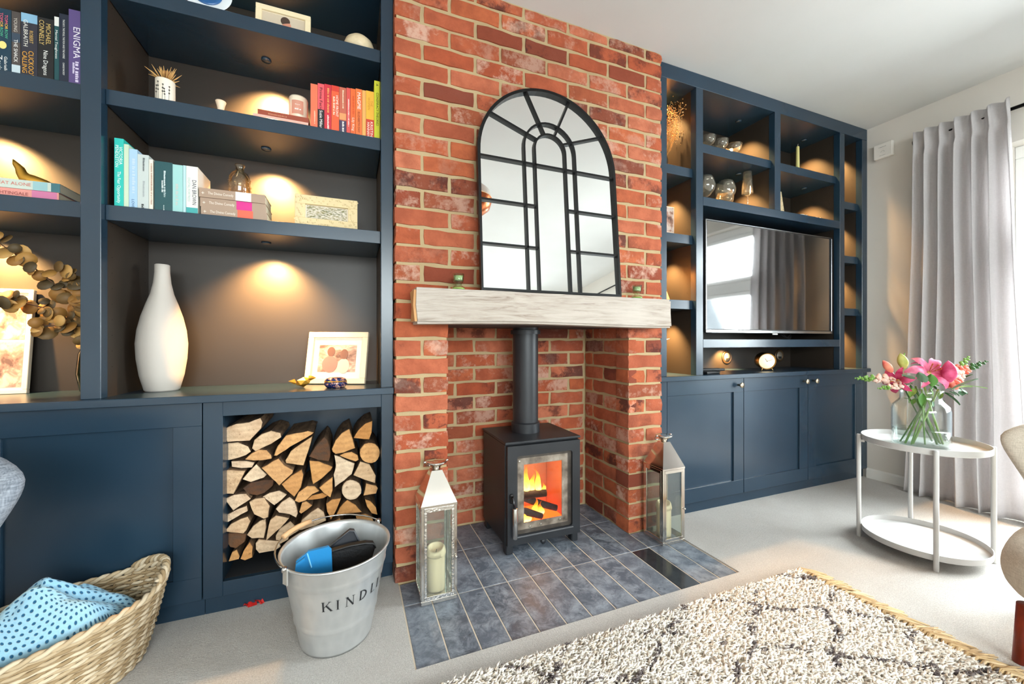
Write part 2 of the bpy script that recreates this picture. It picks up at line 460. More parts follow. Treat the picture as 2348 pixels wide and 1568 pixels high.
# ------------------------------------------------------------------ slate hearth
hearth = thing('hearth', 'slate tiled hearth with pale grout lines under the stove', 'hearth', (.676, -.2, 0))
GROUT = plain((222,208,188), .9, bump=(300, .3))
mb = MB(); mb.box(HX0-.003, HX1+.003, HY0-.003, 0, -.018, -.0002); mb.box(OX0+.002, OX1-.002, 0, OYB, -.018, -.0002)
mb.build('grout_bed', GROUT, hearth, world=True)
def tile_mesh(w, d, dark=False):
    mb = MB().rbox(0, w, 0, d, -.010, 0.0015, .0015)
    me = bpy.data.meshes.new('tile'); me.from_pydata(mb.v, [], mb.f); me.materials.append(SLATE_DARK if dark else SLATE); me.update(); return me
_tm = {}
TW = .1013
for row, (y0, y1) in enumerate(((HY0, -.1415), (-.1385, .1610), (.1640, .4030))):
    for k in range(13):
        x0 = HX0+TW*k+.0021; x1 = HX0+TW*(k+1)-.0021; b1 = y1
        if k in (0, 1, 11, 12):
            if row == 2: continue
            if row == 1: b1 = -.001
        dark = (row, k) == (0, 10)
        if k == 2 and row == 2: pass
        key = (round(x1-x0, 4), round(b1-y0, 4), dark)
        if key not in _tm: _tm[key] = tile_mesh(x1-x0, b1-y0, dark)
        o = bpy.data.objects.new('tile', _tm[key]); col.objects.link(o); o.parent = hearth
        o.location = (x0-.676, y0+.2, 0)

# ================================================================== FITTED CABINETS
FY, SY, BY = .045, .070, .375      # frame front, shelf front, back panel
INNER = plain((48,41,35), .45, bump=(300, .05, .001), name='inner_panel_glow_tint')  # panel colour darkened and browned to carry the golden spot glow and deep shade
WARM = (1.0, 0.57, 0.21)
SPOTM = emit('warm_led_disc', (255,214,150), 2.5)
def spot(parent, x, y, z, power, size=1.95, tilt=0.42):
    MB().lathe([(.016, 0), (.018, .003), (.018, .006)], 16, (x, y, z-.006)).build('spotlight_ring', NAVY, parent, True, True)
    MB().lathe([(.0, .002), (.009, .002), (.009, .004)], 16, (x, y, z-.006)).build('spotlight_lens', SPOTM, parent, True, True)
    l = bpy.data.lights.new('shelf_spot', 'SPOT'); l.energy = power; l.color = WARM; l.spot_size = size; l.spot_blend = .8; l.shadow_soft_size = .012
    o = bpy.data.objects.new('shelf_spot', l); col.objects.link(o); o.location = (x, y, z-.012); o.rotation_euler = (tilt, 0, 0)
    return o
def shaker_door(parent, x0, x1, z0, z1, sw=.08, knob=None, yf=FY):
    mb = MB()
    for a, b, c, d in ((x0, x1, z0, z0+sw), (x0, x1, z1-sw, z1)): mb.rbox(a, b, yf, yf+.021, c, d, .0012)
    for a, b in ((x0, x0+sw), (x1-sw, x1)): mb.rbox(a, b, yf, yf+.021, z0+sw-.0005, z1-sw+.0005, .0012)
    d = mb.build('door', NAVY, parent, world=True)
    MB().rbox(x0+sw-.004, x1-sw+.004, yf+.010, yf+.019, z0+sw-.004, z1-sw+.004, .001).build('door_panel', NAVY, d, world=True)
    if knob:
        kx, kz = knob
        k = MB().lathe([(.006, 0), (.006, .016), (.009, .020), (.0155, .023), (.0165, .027), (.0150, .031), (0, .032)], 24)
        k.xf(Matrix.Translation((kx, yf, kz)) @ Matrix.Rotation(PI/2, 4, 'X'))
        k.build('knob', plain((196,186,166), .25, 1.0), d, True, True)
def pin_holes(parent, pts, nx):
    mb = MB()
    for x, y, z in pts:
        v = [(x+nx*.0006, y+.0022*math.cos(t), z+.0022*math.sin(t)) for t in (0, 1.57, 3.14, 4.71)]
        mb.add(v, [(0,1,2,3)])
    mb.build('shelf_pin_holes', plain((14,14,16), .8), parent, world=True, kind='stuff')

# ---- left base cabinets
CT = .78
c1 = thing('base_cabinet', 'dark blue base cabinet with a plain shaker door behind the wicker basket', 'cabinet', (-.92, .2, 0))
mb = MB().box(-1.212, -.635, .067, BY, .072, .754).box(-1.212, -.635, .072, BY, CZ, .072)
mb.build('carcass', NAVY, c1, world=True); shaker_door(c1, -1.210, -.6365, .072, .753)
c1b = thing('base_cabinet', 'dark blue base cabinet at the far left end of the fitted wall', 'cabinet', (-1.5, .2, 0))
MB().box(-1.853, -1.214, .067, BY, .072, .754).box(-1.853, -1.214, .072, BY, CZ, .072).build('carcass', NAVY, c1b, world=True)
shaker_door(c1b, -1.786, -1.2135, .072, .753); MB().rbox(-1.853, -1.788, FY, .066, .072, .753, .001).build('filler', NAVY, c1b, world=True)
c2 = thing('log_store', 'dark blue open-fronted cabinet niche stacked with split firewood', 'cabinet', (-.315, .2, 0))
mb = MB()
NX0, NX1, NZ0, NZ1 = -.576, -.047, .122, .702
mb.rbox(-.6335, NX0, FY, .066, .072, .753, .0012); mb.rbox(NX1, -.002, FY, .066, .072, .753, .0012)
mb.rbox(NX0, NX1, FY, .066, .072, NZ0, .0012); mb.rbox(NX0, NX1, FY, .066, NZ1, .753, .0012)
mb.build('face_frame', NAVY, c2, world=True)
DARKIN = plain((26,28,32), .7)
MB().box(-.6335, NX0, .066, BY, .072, .754).box(NX1, -.002, .066, BY, .072, .754).box(NX0, NX1, BY-.012, BY, .072, .754).box(NX0, NX1, .066, BY-.012, NZ1, .754).build('carcass', NAVY, c2, world=True)
MB().box(NX0, NX1, .066, BY-.012, .085, NZ0).build('niche_floor', DARKIN, c2, world=True)
MB().box(-.6335, -.002, .072, BY, CZ, .072).build('plinth', NAVY, c2, world=True)
tag(MB().rbox(-1.853, -.0015, .018, BY, .7545, CT, .002).build('worktop', NAVY), 'dark blue worktop over the log store and left base cabinets', 'worktop')

# ---- left bookcase
bl = thing('bookcase', 'tall dark blue fitted bookcase left of the brick chimney', 'bookcase', (-.93, .2, CT))
for a, b in ((-1.853, -1.803), (-.951, -.901), (-.0485, -.002)):
    MB().rbox(a, b, FY, .084, CT, 2.378, .0015).build('stile', NAVY, bl, world=True)
for a, b in ((-1.853, -1.805), (-.949, -.903), (-.0465, -.002)):
    MB().box(a, b, .0842, BY, CT, 2.378).build('side_panel', INNER, bl, world=True)
MB().rbox(-1.853, -.002, FY, BY, 2.378, ZC-.001, .0015).build('cornice', NAVY, bl, world=True)
for a, b in ((-1.853, -.926), (-.926, -.002)): MB().box(a, b, BY, BY+.012, CT, 2.4).build('back_panel', INNER, bl, world=True)
LSH = (1.41, 1.787, 2.143)
for a, b in ((-1.803, -.9515), (-.9005, -.049)):
    for z in LSH: MB().rbox(a, b, SY, BY, z-.05, z, .0012).build('shelf', NAVY, bl, world=True)
pin_holes(bl, [(-.9008, .108, CT+.10+.052*i) for i in range(29)] + [(-.9008, .34, CT+.10+.052*i) for i in range(29)], 1)
for x in (-.475, -1.36):
    for z in (1.36, 1.737, 2.093, 2.378): spot(bl, x, .225, z, 74)

# ---- right base cabinet
RT = .775
c3 = thing('base_cabinet', 'dark blue three-door base cabinet with brass knobs under the television', 'cabinet', (2.28, .2, 0))
MB().box(1.343, 3.217, .067, BY, .070, .749).build('carcass', NAVY, c3, world=True)
MB().box(1.343, 3.217, .070, .085, CZ, .070).build('plinth', NAVY, c3, world=True)
for a_, b_ in ((1.343, 1.4125), (3.160, 3.217)): MB().rbox(a_, b_, FY, .066, .070, .749, .001).build('filler', NAVY, c3, world=True)
shaker_door(c3, 1.4145, 1.9905, .070, .748, knob=(1.945, .709)); shaker_door(c3, 1.9945, 2.5745, .070, .748, knob=(2.530, .709)); shaker_door(c3, 2.5785, 3.1580, .070, .748, knob=(2.625, .709))
tag(MB().rbox(1.342, 3.218, .022, BY, .7495, RT, .002).build('worktop', NAVY), 'dark blue worktop of the television unit, clock standing on it', 'worktop')

# ---- right bookcase
br = thing('bookcase', 'dark blue fitted shelving unit around the television right of the chimney', 'bookcase', (2.28, .2, RT))
for a, b, z0 in ((1.343, 1.412, RT), (1.620, 1.672, RT), (2.263, 2.315, 1.776), (2.909, 2.960, RT), (3.160, 3.218, RT)):
    MB().rbox(a, b, FY, .084, z0, 2.378, .0015).build('stile', NAVY, br, world=True)
    MB().box(a+.002, b-.002, .0842, BY, z0, 2.378).build('side_panel', INNER, br, world=True)
MB().rbox(1.343, 3.218, FY, BY, 2.378, ZC-.001, .0015).build('cornice', NAVY, br, world=True)
for a, b in ((1.343, 1.646), (1.646, 2.29), (2.29, 2.934), (2.934, 3.218)): MB().box(a, b, BY, BY+.012, RT, 2.4).build('back_panel', INNER, br, world=True)
for z in (1.932, 1.558, 1.193):
    MB().rbox(1.4125, 1.6195, SY, BY, z-.05, z, .0012).build('shelf', NAVY, br, world=True)
    MB().rbox(2.9605, 3.1595, SY, BY, z-.05, z, .0012).build('shelf', NAVY, br, world=True)
for a, b in ((1.6725, 2.2625), (2.3155, 2.9085)): MB().rbox(a, b, SY, BY, 2.039, 2.089, .0012).build('shelf', NAVY, br, world=True)
MB().rbox(1.6725, 2.9085, FY, BY, 1.727, 1.776, .0012).build('shelf', NAVY, br, world=True)
MB().rbox(1.6725, 2.9085, FY, BY, .928, .976, .0012).build('shelf', NAVY, br, world=True)
pin_holes(br, [(x, y, RT+.10+.052*i) for x in (1.6198, 2.9088, 3.1598) for y in (.108, .34) for i in range(29)], -1)
for x in (1.535, 3.085):
    for z in (1.143, 1.508, 1.882, 2.378): spot(br, x, .200, z, 60, 1.75, .20)
for x in (2.150, 2.795):
    for z in (2.039, 2.378): spot(br, x, .205, z, 66, 1.8, .20)
spot(br, 2.20, .31, .928, 16); spot(br, 1.80, .31, .928, 8)
for p in ((1666, 819), (1786, 815)):
    q = aY(p[0], p[1], BY); g = thing('wall_socket', 'round bronze cable outlet on the back panel, %s' % ('nearer the chimney' if p[0] < 1700 else 'behind the small round clock'), 'socket', (q.x, BY, q.z))
    BRONZE = plain((110,88,66), .35, .8)
    m = MB().lathe([(.046, 0), (.046, .004), (.040, .007), (.036, .004), (0, .004)], 28); m.xf(Matrix.Rotation(PI/2, 4, 'X')); m.build('rim', BRONZE, g, True)
    m = MB().lathe([(.030, .0045), (.030, .006), (0, .006)], 24); m.xf(Matrix.Rotation(PI/2, 4, 'X')); m.build('plate', plain((150,140,128), .4), g, True)
    MB().rbox(-.016, .016, -.010, -.004, -.024, -.006, .002).build('cable_slot', plain((20,20,22), .6), g)

# ================================================================== FIREPLACE
# ---- oak beam mantel
def m_beam():
    t = NT('limed_oak'); v = t.coord('Object', scale=(1.2, 14, 14)); v2 = t.coord('Object')
    g = t.noise(v, 4.5, 7, .65, .9); g2 = t.noise(t.coord('Object', scale=(.7, 30, 30)), 3, 4, .6, .4); b = t.noise(v2, 4, 3)
    c = t.ramp(g, [(.30, srgb(128,113,101)), (.42, srgb(164,152,141)), (.62, srgb(182,172,162)), (.8, srgb(158,145,133))])
    c = t.mix(t.ramp(b, [(.4, (0,0,0,1)), (.7, (.6,.6,.6,1))]), c, srgb(190,181,172))
    c = t.mix(t.ramp(g2, [(.66, (0,0,0,1)), (.72, (.85,.85,.85,1))]), c, srgb(96,76,62))
    t.bump(t.math('ADD', g, t.math('MULTIPLY', g2, -.8)), .5, .004); return t.set(c, .75, 0, .2)
BEAM = m_beam(); BEAMEND = m_wood('raw_oak_end', (196,142,92), (222,172,120), (20,3,3), .7)
mt = thing('mantel_beam', 'whitewashed oak beam mantel shelf spanning the brick chimney', 'mantel', (.676, -.06, 1.033))
def beam_fn():
    bm = bmesh.new(); bmesh.ops.create_cube(bm, size=1)
    for v in bm.verts: v.co = (v.co.x*1.232, v.co.y*.119, v.co.z*.135)
    bmesh.ops.bevel(bm, geom=list(bm.edges), offset=.009, segments=2, affect='EDGES')
    bmesh.ops.bisect_plane(bm, geom=list(bm.verts)+list(bm.edges)+list(bm.faces), plane_co=(0,0,0), plane_no=(0,0,1))
    for i in range(1, 16):
        bmesh.ops.bisect_plane(bm, geom=list(bm.verts)+list(bm.edges)+list(bm.faces), plane_co=(-.61+1.22*i/16,0,0), plane_no=(1,0,0))
    r = random.Random(3)
    ph = [r.uniform(0, 6) for _ in range(6)]
    for v in bm.verts:
        if v.co.y < 0: v.co.y += .0035*math.sin(v.co.x*9+ph[0])+.002*math.sin(v.co.x*23+ph[1]+v.co.z*20)
        if v.co.z < 0: v.co.z += .004*math.sin(v.co.x*5+ph[2])
        elif abs(v.co.z) > .05: v.co.z = min(v.co.z, .0675) - .0008*abs(math.sin(v.co.x*11))
        if abs(v.co.x) > .6: v.co.x += .004*math.sin(v.co.z*30+v.co.y*40)
    return bm
mb = MB().bm(beam_fn()); mb.xf(Matrix.Translation((0, -.0005, .0675)))
mb.m = [1 if abs(sum(mb.v[i][0] for i in f)/len(f)) > .612 else 0 for f in mb.f]
mb.build('beam', [BEAM, BEAMEND], mt, auto=40)
k = MB()
for a in range(7):
    th = a*2*PI/7+.3; L = .012+.006*(a % 3)
    k.prism([(0,-.0009),(L,-.0003),(L,.0003),(0,.0009)], (.40, -.0615, .075), (math.cos(th),0,math.sin(th)*.8), (-math.sin(th),0,math.cos(th)), (0,-.0006,0))
k.build('knot', plain((70,52,42), .9), mt)

# ---- arched window mirror leaning on the wall
BLACKMETAL = plain((20,20,21), .38, .5)
mir = thing('arched_mirror', 'arched window-pane mirror in a black metal frame leaning over the mantel', 'mirror', (.664, -.094, 1.1685))
def m_mirror():
    t = NT('silvered_glass'); return t.set((.93,.95,.95,1), .012, 1.0)
MH, SP, SPI = .335, .585, .645
def arch(r, sp, n=36): return [(r*math.cos(PI*i/n), sp+r*math.sin(PI*i/n)) for i in range(n+1)]
LEAN = Matrix.Rotation(-math.atan2(.080, .925), 4, 'X')
mb = MB(); poly = [(-MH, 0), (MH, 0)] + arch(MH, SP)
mb.prism(poly, (0, .004, 0), (1,0,0), (0,0,1), (0,.004,0)); mb.xf(LEAN); mb.build('mirror_glass', m_mirror(), mir)
def flat_bar(mb, pts, w, y0, y1, closed=False):
    """rectangular-section bar following 2-D points"""
    n = len(pts); L = []
    for i, (x, z) in enumerate(pts):
        a = pts[i-1] if (i > 0 or closed) else pts[i]; b = pts[(i+1) % n] if (i < n-1 or closed) else pts[i]
        tx, tz = b[0]-a[0], b[1]-a[1]; l = math.hypot(tx, tz) or 1; nx, nz = -tz/l, tx/l
        L += [(x+nx*w/2, y0, z+nz*w/2), (x-nx*w/2, y0, z-nz*w/2), (x-nx*w/2, y1, z-nz*w/2), (x+nx*w/2, y1, z+nz*w/2)]
    f = []
    for i in range(n if closed else n-1):
        a, b = i*4, ((i+1) % n)*4
        for k in range(4): f.append((a+k, a+(k+1) % 4, b+(k+1) % 4, b+k))
    if not closed: f += [(3,2,1,0), tuple((n-1)*4+k for k in range(4))]
    mb.add(L, f)
fm = MB(); flat_bar(fm, [(-MH, .006), (MH, .006)] + arch(MH, SP), .013, -.012, .010, True); fm.xf(LEAN); fm.build('frame', BLACKMETAL, mir)
def bar(pts, w=.009): m = MB(); flat_bar(m, pts, w, -.008, .004); m.xf(LEAN); m.build('glazing_bar', BLACKMETAL, mir)
for r in (.1265, .076): bar([(r, .01)] + arch(r, SPI, 20) + [(-r, .01)], .009)
for z in (.570, .383, .197):
    if z == .570: bar([(-MH, z), (MH, z)])
    else: bar([(-MH, z), (-.076, z)]); bar([(.076, z), (MH, z)])
for th in (33, 71, 109, 147):
    a = math.radians(th); bar([(.078*math.cos(a), SPI+.078*math.sin(a)), ((MH-.004)*math.cos(a), SP+(MH-.004)*math.sin(a))])
# ---- green glass tealight holders
GREENG = thin_glass('pale_green_glass', (236,244,228), 1.8)
for x, lab in ((.240, 'pale green ribbed glass tealight holder on mantel over the left brick pier'), (1.123, 'pale green ribbed glass tealight holder on mantel over the right brick pier')):
    t = thing('tealight_holder', lab, 'candle holder', (x, -.065, 1.1685))
    mb = MB(); n = 40; prof = [(.020, 0), (.024, .004), (.023, .012), (.012, .020), (.013, .026), (.019, .034), (.0215, .066), (.0205, .066), (.017, .036), (.0, .032)]
    vs_ = []
    for r, z in prof:
        for j in range(n): rr = r*(1+(.05 if j % 2 else -.02)*(r > .012)); vs_.append((rr*math.cos(2*PI*j/n), rr*math.sin(2*PI*j/n), z))
    mb.add(vs_, [(i*n+j, i*n+(j+1) % n, (i+1)*n+(j+1) % n, (i+1)*n+j) for i in range(len(prof)-1) for j in range(n)])
    mb.build('cup', GREENG, t, True); MB().lathe([(.0, .040), (.0165, .040), (.018, .058), (.0, .058)], 20).build('wax', plain((214,226,204), .5), t, True)
    MB().lathe([(.0235, .0035), (.026, .006), (.0235, .0095)], 24).build('base_ring', plain((150,186,96), .2), t, True)

# ---- wood burning stove
def m_stove():
    t = NT('matt_black_steel'); v = t.coord('Object'); t.bump(t.noise(v, 500, 2), .08, .001)
    return t.set(t.ramp(t.noise(v, 6, 3), [(.3, srgb(34,36,40)), (.7, srgb(44,46,50))]), .42, .2, .5)
STOVE = m_stove()
st = thing('wood_stove', 'small black wood-burning stove with a lit fire behind glass', 'stove', (.672, .195, .0015))
SX0, SX1, SF, SB = .482, .862, .034, .36
MB().rbox(SX0, SX0+.012, SF+.012, SB, .045, .497, .002).rbox(SX1-.012, SX1, SF+.012, SB, .045, .497, .002).rbox(SX0+.012, SX1-.012, SB-.012, SB, .045, .497, .002).rbox(SX0+.012, SX1-.012, SF+.012, SB-.012, .045, .07, .002).rbox(SX0+.012, SX1-.012, SF+.012, SB-.012, .48, .497, .002).build('body', STOVE, st, world=True)
MB().rbox(SX0-.004, SX1+.004, SF-.004, SB+.004, .500, .511, .0025, 2).build('top_plate', STOVE, st, world=True)
AX0, AX1, AZ0, AZ1 = .531, .817, .090, .447
dm = MB()
def ring(mb, ox0, ox1, oz0, oz1, ix0, ix1, iz0, iz1, y0, y1, r=.012):
    """rectangular frame plate with rounded aperture"""
    n = 6; inner = []
    for cx, cz, a0 in ((ix1-r, iz1-r, 0), (ix0+r, iz1-r, 90), (ix0+r, iz0+r, 180), (ix1-r, iz0+r, 270)):
        for i in range(n+1): a = math.radians(a0+90*i/n); inner.append((cx+r*math.cos(a), cz+r*math.sin(a)))
    outer = []
    for k, (cx, cz) in enumerate(((ox1, oz1), (ox0, oz1), (ox0, oz0), (ox1, oz0))): outer += [(cx, cz)]*(n+1)
    m = len(inner); v = []
    for y in (y0, y1): v += [(x, y, z) for x, z in inner] + [(x, y, z) for x, z in outer]
    f = []
    for i in range(m):
        j = (i+1) % m
        for q in ((i, j, m+j, m+i), (2*m+i, 3*m+i, 3*m+j, 2*m+j), (i, 2*m+i, 2*m+j, j), (m+i, m+j, 3*m+j, 3*m+i)):
            if len({v[k] for k in q}) >= 3: f.append(q)
    mb.add(v, f)
ring(dm, SX0+.004, SX1-.004, .05, .494, AX0, AX1, AZ0, AZ1, SF-.012, SF+.012)
door = dm.build('door', STOVE, st, world=True)
MB().rbox(AX0-.004, AX1+.004, SF-.016, SF-.009, AZ0-.010, AZ0-.003, .002).build('door_lip', plain((120,122,126), .35, .8), door, world=True)
def m_soot_glass():
    t = NT('sooty_stove_glass'); tc = t.N('ShaderNodeTexCoord'); sp = t.N('ShaderNodeSeparateXYZ'); t.L(tc.outputs['Object'], sp.inputs[0])
    n = t.noise(tc.outputs['Object'], 60, 4); nb = t.noise(tc.outputs['Object'], 18, 4)
    # object space: x about the glass centre, z from glass centre
    ax = t.math('SUBTRACT', t.math('ABSOLUTE', t.math('ADD', sp.outputs[0], .0055)), .0985)
    az = t.math('SUBTRACT', t.math('ABSOLUTE', t.math('ADD', sp.outputs[2], -.002)), .132)
    d = t.math('MAXIMUM', ax, az); m = t.ramp(t.math('MULTIPLY', t.math('ADD', d, .002), 250), [(.0, (0,0,0,1)), (.9, (1,1,1,1))])
    cc = t.ramp(nb, [(.3, srgb(70,60,52)), (.5, srgb(122,110,98)), (.72, srgb(160,150,138))])
    cc = t.mix(t.math('MULTIPLY', t.math('GREATER_THAN', d, .030), .8), cc, srgb(40,36,34))
    df = t.N('ShaderNodeBsdfPrincipled'); t.L(cc, df.inputs['Base Color']); df.inputs['Roughness'].default_value = .35
    tr = t.N('ShaderNodeBsdfTransparent'); gl = t.N('ShaderNodeBsdfGlossy'); gl.inputs['Roughness'].default_value = .05
    m1 = t.N('ShaderNodeMixShader'); m1.inputs[0].default_value = .04; t.L(tr.outputs[0], m1.inputs[1]); t.L(gl.outputs[0], m1.inputs[2])
    m2 = t.N('ShaderNodeMixShader'); t.L(m, m2.inputs[0]); t.L(m1.outputs[0], m2.inputs[1]); t.L(df.outputs[0], m2.inputs[2])
    t.L(m2.outputs[0], t.out.inputs[0]); return t.mat
gp = MB().box(-.146, .146, -.0015, .0015, -.182, .182).build('glass_pane', m_soot_glass(), door)
gp.location = (.674-.672, SF+.002-.195, .2685-.0015)
for x, z in ((.60, .118), (.655, .120), (.755, .126), (.548, .42)):
    MB().lathe([(.005, 0), (.005, .003), (0, .004)], 10).xf(Matrix.Translation((x, SF-.0, z)) @ Matrix.Rotation(PI/2, 4, 'X')).build('glass_clip', plain((190,184,172), .3, 1.0), door, world=True)
h = MB().tube([(.504, SF-.012, .272), (.504, SF-.026, .270), (.507, SF-.034, .246), (.511, SF-.036, .226)], .005, 8).build('handle', plain((60,60,62), .3, 1.0), door, True, True)
MB().lathe([(.010, 0), (.0115, .003), (.0115, .132), (.010, .135)], 16, (.5115, SF-.036, .092)).build('handle_grip', plain((196,194,190), .22, 1.0), h, True, True)
MB().rbox(.495, .513, SF-.020, SF-.011, .242, .284, .006, 2).build('handle_plate', STEEL, door, world=True)
for x in (SX0+.004, SX1-.038):
    for y in (SF+.006, SB-.046): MB().rbox(x, x+.034, y, y+.04, .0015, .05, .004).build('foot', STOVE, st, world=True)
MB().lathe([(.0, 0), (.008, 0), (.008, .022), (.012, .024), (.012, .032), (0, .033)], 14).xf(Matrix.Translation((.668, SF+.03, .036)) @ Matrix.Rotation(PI/2, 4, 'X')).build('air_knob', STOVE, st, True, True)
fp = MB().lathe([(.072, .511), (.072, .556), (.0665, .560), (.064, .562), (.064, 1.0), (.075, 1.0), (.075, 1.02), (.064, 1.022), (.064, 1.045)], 40, (.66, .22, 0)); fp.build('flue_pipe', STOVE, st, world=True, auto=40)
# fire inside
FIREB = plain((176,120,84), .9, bump=(40, .4, .006))
MB().rbox(.496, .516, .07, .33, .072, .47, .002).rbox(.828, .848, .07, .33, .072, .47, .002).rbox(.517, .827, .315, .340, .072, .47, .002).build('fire_bricks', FIREB, st, world=True)
MB().box(.516, .828, .06, .315, .071, .086).build('ember_bed', emit('embers', (255,84,20), 2.2), st, world=True)
CHAR = plain((26,18,14), .9, bump=(60, .8, .01))
def firelog(pts, r): MB().tube(pts, r, 10).build('burning_log', CHAR, st, world=True, auto=50)
firelog([(.52, .16, .215), (.62, .15, .218), (.735, .14, .214)], [.017, .02, .017])
firelog([(.535, .10, .185), (.62, .11, .150), (.70, .115, .115)], [.017, .018, .014])
firelog([(.62, .19, .195), (.70, .17, .160), (.80, .15, .125)], [.016, .018, .015])
def m_flame():
    t = NT('flame'); tc = t.N('ShaderNodeTexCoord'); sp = t.N('ShaderNodeSeparateXYZ'); t.L(tc.outputs['Generated'], sp.inputs[0])
    z = sp.outputs[2]; n = t.noise(tc.outputs['Object'], 30, 3, .5, 1.0)
    zz = t.math('ADD', z, t.math('MULTIPLY', t.math('SUBTRACT', n, .5), .35))
    c = t.ramp(zz, [(0, srgb(255,226,130)), (.35, srgb(255,196,60)), (.65, srgb(255,132,20)), (1, srgb(214,62,8))])
    e = t.N('ShaderNodeEmission'); t.L(c, e.inputs[0]); t.L(t.ramp(zz, [(0, (5,5,5,1)), (.4, (3.4,3.4,3.4,1)), (1, (1.2,1.2,1.2,1))]), e.inputs[1])
    tr = t.N('ShaderNodeBsdfTransparent'); m = t.N('ShaderNodeMixShader')
    t.L(t.ramp(zz, [(0, (.55,.55,.55,1)), (.6, (.4,.4,.4,1)), (1, (.12,.12,.12,1))]), m.inputs[0]); t.L(tr.outputs[0], m.inputs[1]); t.L(e.outputs[0], m.inputs[2])
    t.L(m.outputs[0], t.out.inputs[0]); return t.mat
FLAME = m_flame()
def flame(x, y, z, h, r, lean=0, ph=0):
    mb = MB(); n = 12; m = 16
    def fn(u, v):
        a = 2*PI*u; s = v; rr = r*(math.sin(PI*min(1, s*1.0)**.6))*(1-s)**.45*(1.1 if s < .5 else 1)
        w = .010*math.sin(s*7+ph)*s
        return (x+lean*s*s+w+rr*math.cos(a), y+.6*rr*math.sin(a)+.004*math.sin(s*9+ph), z+h*s)
    mb.grid(fn, n, m, True); mb.build('flame', FLAME, st, True, True)
for a in ((.575,.15,.215,.13,.030,.004,0),(.605,.16,.215,.20,.026,.010,1),(.635,.15,.218,.17,.022,-.012,2.2),(.665,.16,.215,.12,.020,.014,3),(.700,.15,.212,.15,.018,-.026,4),(.725,.15,.205,.07,.014,.010,5),
          (.59,.10,.10,.10,.026,.006,1.4),(.63,.12,.095,.09,.020,0,2.5),(.675,.14,.10,.11,.020,.008,3.3),(.715,.15,.10,.08,.018,-.006,.7),(.56,.13,.10,.08,.02,0,5)): flame(*a)
pl = bpy.data.lights.new('fire_glow', 'POINT'); pl.energy = 1.6; pl.color = (1, .42, .12); pl.shadow_soft_size = .05
po = bpy.data.objects.new('fire_glow', pl); col.objects.link(po); po.location = (.66, .13, .30)

